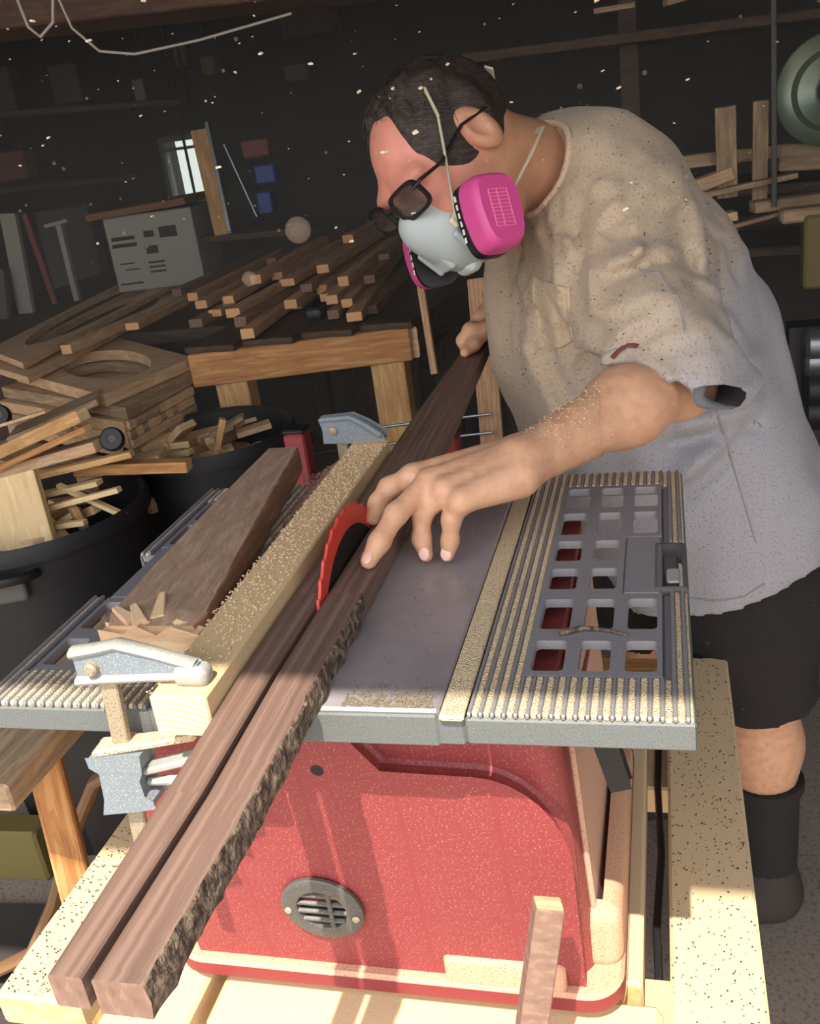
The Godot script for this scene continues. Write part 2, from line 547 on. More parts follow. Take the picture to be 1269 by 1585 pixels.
	M.frost = plain(rgb(216, 226, 224), 0.7)
	M.air = plain(rgb(226, 206, 176), 0.9)
	M.chip = plain(rgb(220, 188, 150), 0.95)
	M.chip_dark = plain(rgb(150, 116, 98), 0.95)
	M.mote = StandardMaterial3D.new()
	M.mote.transparency = BaseMaterial3D.TRANSPARENCY_ALPHA
	M.mote.albedo_color = Color(0.72, 0.62, 0.54, 0.15)
	M.mote.roughness = 0.95

func _ready() -> void:
	# camera, sky, sun, exposure
	var cam := Camera3D.new()
	cam.name = "camera"
	cam.transform = Transform3D(Basis(Vector3(0.96491, -0.13053, -0.22786), Vector3(0.03023, 0.91717, -0.39735), Vector3(0.26085, 0.37652, 0.88893)).orthonormalized(), Vector3(0, 1.3, 0))
	cam.fov = 55.70
	cam.near = 0.02
	cam.far = 100.0
	cam.current = true
	add_child(cam)
	var env := Environment.new()
	env.background_mode = Environment.BG_SKY
	var sky := Sky.new()
	var sm := ProceduralSkyMaterial.new()
	sm.sky_top_color = Color(0.86, 0.87, 0.90)
	sm.sky_horizon_color = Color(0.96, 0.95, 0.94)
	sm.ground_bottom_color = Color(0.5, 0.47, 0.43)
	sm.ground_horizon_color = Color(0.72, 0.70, 0.66)
	sm.sky_energy_multiplier = 1.5
	sm.ground_energy_multiplier = 1.0
	sky.sky_material = sm
	env.sky = sky
	env.tonemap_mode = Environment.TONE_MAPPER_LINEAR
	env.tonemap_exposure = 1.42
	env.volumetric_fog_enabled = true
	env.volumetric_fog_density = 0.0
	env.sdfgi_enabled = true
	env.ssao_enabled = true
	env.ssil_enabled = true
	var we := WorldEnvironment.new()
	we.name = "world"
	we.environment = env
	add_child(we)
	var sun := DirectionalLight3D.new()
	sun.name = "sun"
	sun.light_color = Color(1.0, 0.965, 0.91)
	sun.light_energy = 1.75
	sun.light_angular_distance = 0.6
	sun.shadow_enabled = true
	sun.sky_mode = DirectionalLight3D.SKY_MODE_LIGHT_ONLY
	sun.look_at_from_position(Vector3(0.012, 0.868, 0.496) * 10.0, Vector3.ZERO)
	add_child(sun)

	make_materials()
	room()
	workbench()
	table_saw()
	boards_on_saw()
	person()
	work_table()
	frames_and_bins()
	clutter()
	loose_dust()
	motes()
	haze()

# ---------------------------------------------------------------- setting
func slab(x0: float, x1: float, y0: float, y1: float, z0: float, z1: float, mb: MB = null, slot := 0) -> MB:
	if mb == null: mb = MB.new()
	mb.box(Vector3((x0 + x1) / 2, (y0 + y1) / 2, (z0 + z1) / 2), Vector3(x1 - x0, y1 - y0, z1 - z0), 0.002, Basis(), slot)
	return mb

func room() -> void:
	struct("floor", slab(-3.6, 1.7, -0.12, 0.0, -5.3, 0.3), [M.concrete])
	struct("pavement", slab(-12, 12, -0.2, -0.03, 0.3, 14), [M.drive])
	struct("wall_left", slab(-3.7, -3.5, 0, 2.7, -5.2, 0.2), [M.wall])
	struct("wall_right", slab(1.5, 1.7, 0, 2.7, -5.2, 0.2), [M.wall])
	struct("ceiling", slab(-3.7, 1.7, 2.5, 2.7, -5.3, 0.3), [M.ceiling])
	# back wall round the window
	var wx0 := -2.60; var wx1 := -2.33; var wy0 := 1.0; var wy1 := 1.36
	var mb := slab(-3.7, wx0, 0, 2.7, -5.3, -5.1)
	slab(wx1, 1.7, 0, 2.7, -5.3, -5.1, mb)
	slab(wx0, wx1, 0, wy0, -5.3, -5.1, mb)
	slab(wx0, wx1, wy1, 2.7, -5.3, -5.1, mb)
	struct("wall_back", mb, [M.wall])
	var win := thing("window_1", Vector3((wx0 + wx1) / 2, wy0, -5.12), "small bright window in the dark back wall", "")
	win.set_meta("kind", "structure")
	mb = MB.new()
	for q in [[wx0, wx0 + 0.025, wy0, wy1], [wx1 - 0.025, wx1, wy0, wy1], [wx0, wx1, wy0, wy0 + 0.03], [wx0, wx1, wy1 - 0.03, wy1], [wx0, wx1, 1.285, 1.30]]:
		slab(q[0], q[1], q[2], q[3], -5.16, -5.09, mb)
	put("window_frame", mb, [M.gray_mid], win)
	put("pane", slab(wx0 + 0.02, wx1 - 0.02, wy0 + 0.02, wy1 - 0.02, -5.13, -5.125), [M.pane], win)
	# a white painted fence out in the light behind the window
	struct("trim_3", slab(-6.5, 0.5, -0.1, 2.2, -9.1, -9.0), [M.frost])
	# front wall above and beside the open door
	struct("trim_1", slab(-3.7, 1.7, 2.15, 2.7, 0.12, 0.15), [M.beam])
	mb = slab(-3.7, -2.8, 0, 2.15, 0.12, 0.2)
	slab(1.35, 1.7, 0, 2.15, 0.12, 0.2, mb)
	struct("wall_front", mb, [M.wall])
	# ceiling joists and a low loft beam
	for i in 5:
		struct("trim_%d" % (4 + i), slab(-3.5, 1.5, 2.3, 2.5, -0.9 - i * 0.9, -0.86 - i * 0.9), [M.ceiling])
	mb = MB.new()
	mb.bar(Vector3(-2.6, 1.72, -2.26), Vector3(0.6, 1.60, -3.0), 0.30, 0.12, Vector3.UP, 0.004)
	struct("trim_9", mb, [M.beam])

# ---------------------------------------------------------------- bench of sawn lumber under the saw
func workbench() -> void:
	var t := thing("workbench", Vector3(-0.3, 0, -0.85), "low bench of sawdust covered pale lumber carrying the red saw", "workbench")
	var rails := [
		[Vector3(0.026, 0.551, -0.20), Vector3(0.026, 0.551, -1.185), 0.080],
		[Vector3(-0.075, 0.551, -0.64), Vector3(-0.075, 0.551, -1.10), 0.075],
		[Vector3(-0.602, 0.551, -0.557), Vector3(-0.602, 0.551, -1.15), 0.092],
		[Vector3(-0.482, 0.551, -0.50), Vector3(-0.482, 0.551, -1.05), 0.088],
	]
	for r in rails:
		var mb := MB.new()
		mb.bar(r[0], r[1], r[2], 0.038, Vector3.UP, 0.003, 0, 1)
		put("rail", mb, [M.lumber, M.lumber_end], t)
	var mb2 := MB.new()
	mb2.bar(Vector3(-0.425, 0.548, -0.585), Vector3(-0.02, 0.548, -0.59), 0.07, 0.04, Vector3.UP, 0.006, 0, 1)
	put("cross_rail", mb2, [M.lumber, M.lumber_end], t)
	mb2 = MB.new()
	mb2.bar(Vector3(-0.66, 0.512, -1.0), Vector3(0.06, 0.512, -1.0), 0.09, 0.038, Vector3.UP, 0.003, 0, 1)
	put("cross_rail", mb2, [M.lumber, M.lumber_end], t)
	mb2 = MB.new()
	mb2.bar(Vector3(-0.66, 0.505, -0.66), Vector3(0.06, 0.505, -0.66), 0.06, 0.038, Vector3.UP, 0.003, 0, 1)
	put("cross_rail", mb2, [M.lumber, M.lumber_end], t)
	mb2 = MB.new()
	mb2.bar(Vector3(-0.13, 0.548, -1.16), Vector3(-0.02, 0.548, -1.16), 0.06, 0.036, Vector3.UP, 0.003, 0, 1)
	put("block", mb2, [M.orange, M.lumber_end], t)
	for q in [[0.03, -0.7], [0.03, -1.14], [-0.61, -0.7], [-0.61, -1.1]]:
		mb2 = MB.new()
		mb2.bar(Vector3(q[0], 0.0, q[1]), Vector3(q[0], 0.53, q[1]), 0.04, 0.085, Vector3.BACK, 0.003, 0, 1)
		put("leg", mb2, [M.gray_pine, M.lumber_end], t)
	# cord in the gap between the rails
	mb2 = MB.new()
	mb2.tube([Vector3(-0.024, 0.53, -1.12), Vector3(-0.026, 0.54, -0.95), Vector3(-0.022, 0.536, -0.84), Vector3(-0.027, 0.532, -0.74), Vector3(-0.024, 0.49, -0.66)], 0.004)
	tag(put("power_cord", mb2, [M.black_plastic]), "black power cord lying in the gap between two pale bench rails", "cord")
	# stick leaning on the bench in the sun
	mb2 = MB.new()
	mb2.bar(Vector3(-0.094, 0.767, -0.53), Vector3(-0.150, 0.46, -0.452), 0.021, 0.018, Vector3(0.3, 0.2, 1), 0.001, 0, 2, 5)
	var o := put("offcut_stick", mb2, [M.walnut_end, M.bark, M.cut_wood])
	tag(o, "short gray brown offcut stick standing upright before the red saw base", "stick")
	# trestle at the lower left
	t = thing("sawhorse", Vector3(-0.78, 0, -0.85), "wooden trestle with an orange leg left of the saw bench", "sawhorse")
	mb2 = MB.new()
	mb2.bar(Vector3(-0.745, 0.685, -1.35), Vector3(-0.745, 0.685, -0.70), 0.11, 0.036, Vector3.UP, 0.003, 0, 1)
	put("top_rail", mb2, [M.gray_pine, M.gray_pine], t)
	for q in [[Vector3(-0.752, 0.690, -0.84), Vector3(-0.700, 0.0, -0.715)], [Vector3(-0.76, 0.668, -1.25), Vector3(-0.80, 0.0, -1.3)]]:
		mb2 = MB.new()
		mb2.bar(q[0], q[1], 0.078, 0.038, Vector3(-0.80, 0, 0.60), 0.003, 0, 1)
		put("leg", mb2, [M.orange, M.cut_wood], t)

# ---------------------------------------------------------------- the saw
func rrect(x0: float, x1: float, z0: float, z1: float, y: float, r: float, n := 6) -> PackedVector3Array:
	var out := PackedVector3Array()
	for q in [[x1 - r, z1 - r, 0.0], [x0 + r, z1 - r, PI / 2], [x0 + r, z0 + r, PI], [x1 - r, z0 + r, PI * 1.5]]:
		for i in n:
			var a: float = q[2] + PI / 2 * i / (n - 1)
			out.append(Vector3(q[0] + r * cos(a), y, q[1] + r * sin(a)))
	return out

func outward(inner: PackedVector3Array, x0: float, x1: float, z0: float, z1: float) -> PackedVector3Array:
	# each point of a round-cornered hole sent out to the border of its cell
	var n := inner.size() / 4
	var out := PackedVector3Array()
	var cx := [x1, x0, x0, x1]
	var cz := [z1, z1, z0, z0]
	for q in 4:
		for i in n:
			var v := inner[q * n + i]
			var f := float(i) / (n - 1)
			var along_x := (q % 2 == 0) == (f > 0.5)
			if absf(f - 0.5) < 0.01: out.append(Vector3(cx[q], v.y, cz[q]))
			elif along_x: out.append(Vector3(v.x, v.y, cz[q]))
			else: out.append(Vector3(cx[q], v.y, v.z))
	return out

func wing(t: Node3D, mirror: bool) -> void:
	var fx := func(x: float) -> float: return -0.510 - x if mirror else x
	var S := func(x0: float, x1: float, y0: float, y1: float, z0: float, z1: float, mb: MB) -> void:
		var a: float = fx.call(x0); var b: float = fx.call(x1)
		slab(minf(a, b), maxf(a, b), y0, y1, z0, z1, mb)
	var cols := [[-0.100, -0.077], [-0.067, -0.045], [-0.035, -0.013]]
	var rows := [[-0.919, -0.870], [-0.857, -0.809], [-0.795, -0.755], [-0.740, -0.703], [-0.686, -0.639], [-0.622, -0.581]]
	var cb := [-0.105, -0.072, -0.040, -0.0095]
	var rb := [-0.925, -0.8635, -0.802, -0.7475, -0.6945, -0.6305, -0.575]
	var mb := MB.new()
	for c in 3:
		for r in 6:
			if c == 2 and (r == 2 or r == 3):
				if r == 2: S.call(cb[c], cb[c + 1], 0.918, 0.930, rb[r], rb[r + 2], mb)
				continue
			var hx0: float = fx.call(cols[c][0]); var hx1: float = fx.call(cols[c][1])
			var bx0: float = fx.call(cb[c]); var bx1: float = fx.call(cb[c + 1])
			var inner := rrect(minf(hx0, hx1), maxf(hx0, hx1), rows[r][0], rows[r][1], 0.9225, 0.004, 7)
			mb.ringplate(outward(inner, minf(bx0, bx1), maxf(bx0, bx1), rb[r], rb[r + 1]), inner, Vector3(0, 0.0075, 0))
	# border under the grooves, and the skirt
	S.call(-0.136, -0.105, 0.918, 0.9262, -0.963, -0.528, mb)
	S.call(-0.105, 0.010, 0.918, 0.9262, -0.575, -0.528, mb)
	S.call(-0.105, 0.010, 0.918, 0.9262, -0.963, -0.925, mb)
	S.call(-0.0095, 0.010, 0.918, 0.9262, -0.925, -0.79, mb)
	S.call(-0.0095, 0.010, 0.918, 0.9262, -0.70, -0.575, mb)
	S.call(-0.0095, 0.004, 0.905, 0.916, -0.79, -0.70, mb)
	var plate := put("extension_wing", mb, [M.alu], t)
	mb = MB.new()
	S.call(-0.138, 0.011, 0.905, 0.9262, -0.533, -0.527, mb)
	put("skirt", mb, [M.alu_side], plate)
	mb = MB.new()
	S.call(-0.138, 0.011, 0.905, 0.9262, -0.965, -0.959, mb)
	put("skirt", mb, [M.alu_side], plate)
	mb = MB.new()
	S.call(0.006, 0.011, 0.905, 0.9262, -0.965, -0.79, mb)
	put("skirt", mb, [M.alu_side], plate)
	mb = MB.new()
	S.call(0.006, 0.011, 0.905, 0.9262, -0.70, -0.527, mb)
	put("skirt_end", mb, [M.alu_side], plate)
	# ribs
	var dust := MB.new()
	var x := -0.136
	var i := 0
	while x < 0.009:
		var spans := []
		if x < -0.106: spans = [[-0.963, -0.527]]
		elif x > -0.010: spans = [[-0.963, -0.79], [-0.70, -0.527]]
		else: spans = [[-0.963, -0.925], [-0.575, -0.527]]
		for sp in spans:
			mb = MB.new()
			S.call(x, x + 0.0031, 0.926, 0.9304, sp[0], sp[1], mb)
			put("rib", mb, [M.alu], plate)
			S.call(x + 0.0029, minf(x + 0.0080, 0.0095), 0.9255, 0.9302 if x < -0.012 else 0.9285, sp[0] + 0.001, sp[1] - 0.001, dust)
		x += 0.0078
		i += 1
	tag(put("sawdust_fill", dust, [M.dust]), "pale sawdust packed in the grooves of the %s ribbed extension wing" % ("left" if mirror else "right"), "sawdust", "", "stuff")

func table_saw() -> void:
	var t := thing("table_saw", Vector3(-0.255, 0.57, -0.75), "red bench table saw with a gray metal table and ribbed wings", "table saw")
	# table with two slots
	var mb := MB.new()
	slab(-0.374, -0.1555, 0.906, 0.930, -0.962, -0.530, mb)
	put("tabletop", mb, [M.steel], t)
	mb = MB.new()
	slab(-0.374, -0.138, 0.903, 0.926, -0.963, -0.528, mb)
	slab(-0.374, -0.156, 0.903, 0.928, -0.531, -0.5265, mb)
	put("table_frame", mb, [M.alu_side], t)
	wing(t, false)
	wing(t, true)
	# holder for the gauge in the right edge
	mb = MB.new()
	mb.rbox(Vector3(-0.003, 0.921, -0.745), Vector3(0.028, 0.0195, 0.088), 0.004)
	var hold := put("gauge_holder", mb, [M.gray_dark], t)
	mb = MB.new()
	slab(-0.006, 0.005, 0.929, 0.9315, -0.735, -0.712, mb)
	put("holder_clip", mb, [M.gray_mid], hold)
	# dust in the right slot, a twig on the wing
	mb = MB.new()
	mb.bar(Vector3(-0.146, 0.9275, -0.965), Vector3(-0.146, 0.9275, -0.5235), 0.017, 0.005, Vector3.UP, 0.002, 0, 0, 8)
	tag(put("sawdust_fill", mb, [M.dust]), "thick pale sawdust filling the long mitre slot right of the steel table", "sawdust", "", "stuff")
	mb = MB.new()
	var f := [Vector3(-0.083, 0.9325, -0.628), Vector3(-0.066, 0.934, -0.634), Vector3(-0.05, 0.933, -0.633), Vector3(-0.034, 0.932, -0.627)]
	mb.tube(f, 0.0022, 0.0009, 6)
	tag(put("wood_splinter", mb, [M.bark]), "thin dark splinter lying across the lattice of the right wing", "splinter")
	# cabinet: rounded shell that spreads towards the foot
	mb = MB.new()
	mb.loft([rrect(-0.430, -0.088, -0.915, -0.584, 0.904, 0.02, 8), rrect(-0.434, -0.084, -0.917, -0.592, 0.82, 0.024, 8), rrect(-0.440, -0.080, -0.92, -0.602, 0.72, 0.026, 8), rrect(-0.446, -0.074, -0.925, -0.611, 0.60, 0.026, 8)])
	var body := put("cabinet", mb, [M.red], t)
	# bulging front panel with a round shoulder at its right
	mb = MB.new()
	var arc := PackedVector2Array([Vector2(-0.436, 0.0), Vector2(-0.436, 0.297), Vector2(-0.262, 0.297), Vector2(-0.224, 0.238)])
	for k in 9:
		var an := PI / 2 * k / 8.0
		arc.append(Vector2(-0.150 + 0.062 * sin(an), 0.150 + 0.085 * cos(an)))
	arc.append(Vector2(-0.086, 0.0))
	mb.prism(arc, Vector3(0, 0.605, -0.622), Vector3.RIGHT, Vector3(0, 0.9925, 0.122), Vector3(0, -0.122, 0.9925) * 0.020, 0.006)
	put("front_panel", mb, [M.red], body, 25.0)
	mb = MB.new()
	mb.rbox(Vector3(-0.150, 0.616, -0.601), Vector3(0.105, 0.030, 0.014), 0.005)
	put("foot_pad", mb, [M.red_dust], body)
	mb = MB.new()
	mb.bar(Vector3(-0.0845, 0.89, -0.76), Vector3(-0.0725, 0.612, -0.765), 0.26, 0.005, Vector3.RIGHT, 0.002)
	put("dusty_side", mb, [M.brown_dust], body)
	# skid with a lip all round
	mb = MB.new()
	mb.loft([rrect(-0.466, -0.053, -0.955, -0.594, 0.590, 0.030, 8), rrect(-0.468, -0.051, -0.957, -0.592, 0.600, 0.032, 8), rrect(-0.465, -0.054, -0.954, -0.5945, 0.6045, 0.030, 8)])
	put("skid", mb, [M.red_dust], t)
	mb = MB.new()
	mb.loft([rrect(-0.4685, -0.0505, -0.9575, -0.5915, 0.587, 0.032, 8), rrect(-0.4690, -0.050, -0.958, -0.591, 0.592, 0.032, 8), rrect(-0.4685, -0.0505, -0.9575, -0.5915, 0.6005, 0.032, 8)], 0, 0, false)
	put("skid_lip", mb, [M.red_plain], t)
	for q in [[-0.10, -0.64], [-0.41, -0.64], [-0.10, -0.90], [-0.41, -0.90]]:
		put("foot", slab(q[0] - 0.02, q[0] + 0.02, 0.5695, 0.592, q[1] - 0.02, q[1] + 0.02), [M.black_plastic], t)
	mb = MB.new()
	mb.rbox(Vector3(-0.079, 0.624, -0.750), Vector3(0.056, 0.066, 0.25), 0.016, Basis(Vector3.RIGHT, -0.05))
	put("corner_foot", mb, [M.red_dust], t)
	# louvred dust port
	var c := Vector3(-0.3005, 0.6835, -0.590)
	mb = MB.new()
	mb.lathe(c, Vector3(0, -0.122, 0.9925), [Vector2(0.021, 0.0), Vector2(0.037, 0.0), Vector2(0.037, 0.003), Vector2(0.034, 0.005), Vector2(0.024, 0.005), Vector2(0.0225, 0.004), Vector2(0.021, -0.004)], 36, 0, true)
	var port := put("dust_port", mb, [M.port], t)
	mb = MB.new()
	mb.lathe(c + Vector3(0, 0, -0.003), Vector3.BACK, [Vector2(0.0, 0.0), Vector2(0.023, 0.0), Vector2(0.023, 0.001), Vector2(0.0, 0.001)], 28)
	put("port_recess", mb, [M.black], port)
	for k in 4:
		var y := 0.014 - k * 0.0088
		var w := sqrt(0.023 * 0.023 - y * y)
		mb = MB.new()
		mb.bar(c + Vector3(-w, y, 0.002), c + Vector3(w, y, 0.002), 0.004, 0.0035, Vector3(0, 1, 0.6), 0.0008)
		put("louver", mb, [M.port], port)
	mb = MB.new()
	mb.bar(c + Vector3(0.008, -0.02, 0.003), c + Vector3(0.008, 0.02, 0.003), 0.004, 0.004, Vector3.BACK, 0.0008)
	put("louver_post", mb, [M.port], port)
	for sx in [-1, 1]:
		mb = MB.new()
		mb.ball(c + Vector3(0.0305 * sx, -0.002 * sx - 0.004, 0.005), Vector3(0.0036, 0.0036, 0.0022), 10)
		put("screw", mb, [M.screw], port)
	# hole under the table front
	mb = MB.new()
	mb.lathe(Vector3(-0.272, 0.842, -0.5731), Vector3(0, -0.122, 0.9925), [Vector2(0.0, 0.0), Vector2(0.0055, 0.0), Vector2(0.0055, 0.0006), Vector2(0.0, 0.0006)], 16)
	put("bolt_hole", mb, [M.black], body)
	# lever on the right side and the blue-gray switch flap
	mb = MB.new()
	mb.prism(PackedVector2Array([Vector2(-0.062, 0.906), Vector2(-0.046, 0.906), Vector2(-0.046, 0.87), Vector2(-0.036, 0.826), Vector2(-0.049, 0.822), Vector2(-0.060, 0.868)]), Vector3(0, 0, -0.60), Vector3.RIGHT, Vector3.UP, Vector3(0, 0, 0.012), 0.002)
	put("lock_lever", mb, [M.black_plastic], t)
	mb = MB.new()
	mb.lathe(Vector3(-0.045, 0.875, -0.63), Vector3(0.4, 0.2, 0.9), [Vector2(0.0, 0.0), Vector2(0.014, 0.0), Vector2(0.014, 0.008), Vector2(0.006, 0.01), Vector2(0.0, 0.01)], 16)
	put("lock_knob", mb, [M.mask_pale], t)
	# louvres on the cabinet side seen through the wing
	for k in 5:
		mb = MB.new()
		mb.bar(Vector3(-0.082, 0.70 + 0.03 * k, -0.80), Vector3(-0.082, 0.72 + 0.03 * k, -0.68), 0.008, 0.012, Vector3.UP, 0.002)
		put("side_louver", mb, [M.red_plain], body)
	# blade: black disc with a red coated rim and teeth
	var bc := Vector3(-0.2745, 0.8835, -0.727)
	mb = MB.new()
	mb.lathe(bc, Vector3.RIGHT, [Vector2(0.008, -0.001), Vector2(0.093, -0.001), Vector2(0.093, 0.001), Vector2(0.008, 0.001)], 64, 0, true)
	var blade := put("saw_blade", mb, [M.blade_dark], t)
	mb = MB.new()
	var poly_o := PackedVector3Array(); var poly_i := PackedVector3Array()
	var teeth := 40
	for k in teeth:
		for q in [[0.0, 0.1085], [0.3, 0.1105], [0.42, 0.1105], [0.48, 0.1078]]:
			var a: float = TAU * (k + q[0]) / teeth
			poly_o.append(bc + Vector3(-0.0012, sin(a) * q[1], cos(a) * q[1]))
			poly_i.append(bc + Vector3(-0.0012, sin(a) * 0.092, cos(a) * 0.092))
	mb.ringplate(poly_o, poly_i, Vector3(0.0024, 0, 0))
	put("toothed_rim", mb, [M.blade_red], blade, 20.0)

func stations(mb: MB, st: Array, side := 0, cap := 0, bark := -1, rough := 0.0, seed_ := 1) -> void:
	# st: [z, xl, xr, y_top, y_bottom]; optional right face in its own material with a bumpy relief
	var n := FastNoiseLite.new(); n.seed = seed_; n.frequency = 40.0
	var rings := []
	var fine := []
	for i in st.size() - 1:
		var m := 1 if bark < 0 else maxi(2, int(absf(st[i + 1][0] - st[i][0]) / 0.006))
		for k in m: 
			var row := []
			for q in 5: row.append(lerpf(st[i][q], st[i + 1][q], float(k) / m))
			fine.append(row)
	fine.append(st[st.size() - 1])
	for q in fine:
		var w := 0.0; var w2 := 0.0
		if bark >= 0:
			w = n.get_noise_2d(q[0], 0.0) * rough; w2 = n.get_noise_2d(q[0], 9.0) * rough
		var e := 0.0012
		rings.append(PackedVector3Array([Vector3(q[1] + e, q[3], q[0]), Vector3(q[2] - e + w * 0.5, q[3], q[0]), Vector3(q[2] + w, q[3] - e, q[0]), Vector3(q[2] + rough * 0.4 + w2, (q[3] + q[4]) / 2, q[0]), Vector3(q[2] + w2, q[4] + e, q[0]), Vector3(q[2] - e, q[4], q[0]), Vector3(q[1] + e, q[4], q[0]), Vector3(q[1], q[4] + e, q[0]), Vector3(q[1], q[3] - e, q[0])]))
	var t0 := mb.s.size()
	mb.loft(rings, side, cap)
	if bark >= 0:
		# side triangles come ring by ring, nine quads of two triangles
		for i in (rings.size() - 1) * 18:
			var q := (i % 18) / 2
			if q >= 1 and q <= 4: mb.s[t0 + i] = bark

func boards_on_saw() -> void:
	# the board being cut: two strips before the blade, whole behind it
	var t := thing("walnut_board", Vector3(-0.27, 0.93, -0.9), "long dark walnut board with a barky edge half sawn down its length", "board")
	var mb := MB.new()
	stations(mb, [[-0.292, -0.303, -0.2838, 0.936, 0.915], [-0.42, -0.3005, -0.2768, 0.944, 0.923], [-0.54, -0.3010, -0.2765, 0.950, 0.929], [-0.66, -0.3015, -0.2765, 0.951, 0.931]], 0, 1)
	put("left_strip", mb, [M.walnut, M.walnut_end], t)
	mb = MB.new()
	stations(mb, [[-0.292, -0.2785, -0.2490, 0.936, 0.913], [-0.42, -0.2722, -0.2420, 0.944, 0.921], [-0.54, -0.2725, -0.2405, 0.950, 0.928], [-0.66, -0.2725, -0.2420, 0.951, 0.931]], 0, 1, 2, 0.0035, 5)
	put("right_strip", mb, [M.walnut, M.walnut_end, M.bark], t)
	mb = MB.new()
	stations(mb, [[-0.66, -0.2725, -0.2420, 0.951, 0.931], [-0.83, -0.2727, -0.2440, 0.951, 0.931]], 0, 1, 0, 0.001, 6)
	stations(mb, [[-0.66, -0.3015, -0.2765, 0.951, 0.931], [-0.83, -0.3035, -0.2765, 0.951, 0.931]], 0, 1)
	stations(mb, [[-0.83, -0.3035, -0.2440, 0.951, 0.931], [-1.12, -0.310, -0.254, 0.951, 0.931], [-1.55, -0.306, -0.274, 0.953, 0.933]], 0, 1)
	put("uncut_part", mb, [M.walnut, M.walnut_end], t)
	# fence board under clamps
	mb = MB.new()
	mb.bar(Vector3(-0.3240, 0.9465, -0.492), Vector3(-0.3315, 0.9465, -1.012), 0.0425, 0.032, Vector3.UP, 0.0015, 0, 1)
	tag(put("fence_board", mb, [M.fence, M.pine_end]), "pale pine board clamped along the saw table as a rip fence", "board")
	# tapered rough walnut plank lying on the left wing
	mb = MB.new()
	stations(mb, [[-0.598, -0.438, -0.362, 0.956, 0.932], [-0.612, -0.443, -0.357, 0.960, 0.932], [-0.70, -0.447, -0.370, 0.962, 0.932], [-0.85, -0.451, -0.394, 0.963, 0.932], [-1.0, -0.454, -0.416, 0.963, 0.932]], 0, 1, 2, 0.0018, 8)
	var pl := thing("rough_plank", Vector3(-0.41, 0.931, -0.8), "tapered rough brown plank with a torn end lying on the left wing", "plank")
	put("plank_body", mb, [M.rough_walnut, M.cut_wood, M.walnut_far], pl)
	mb = MB.new()
	mb.prism(PackedVector2Array([Vector2(-0.440, 0.934), Vector2(-0.36, 0.934), Vector2(-0.358, 0.951), Vector2(-0.378, 0.957), Vector2(-0.392, 0.949), Vector2(-0.409, 0.958), Vector2(-0.420, 0.950), Vector2(-0.441, 0.955)]), Vector3(0, 0, -0.602), Vector3.RIGHT, Vector3.UP, Vector3(0, 0, 0.012), 0.003)
	put("torn_end", mb, [M.cut_wood], pl, 15.0)
	mb = MB.new()
	for q in [[-0.425, -0.62, -0.41, -0.60], [-0.409, -0.64, -0.398, -0.607], [-0.44, -0.615, -0.418, -0.603]]:
		mb.bar(Vector3(q[0], 0.963, q[1]), Vector3(q[2], 0.957, q[3]), 0.006, 0.004, Vector3.UP, 0.001, 0, 0, 1, Vector3.ZERO, 0.012, 0.006)
	put("splinter", mb, [M.cut_wood], pl)
	clamps()

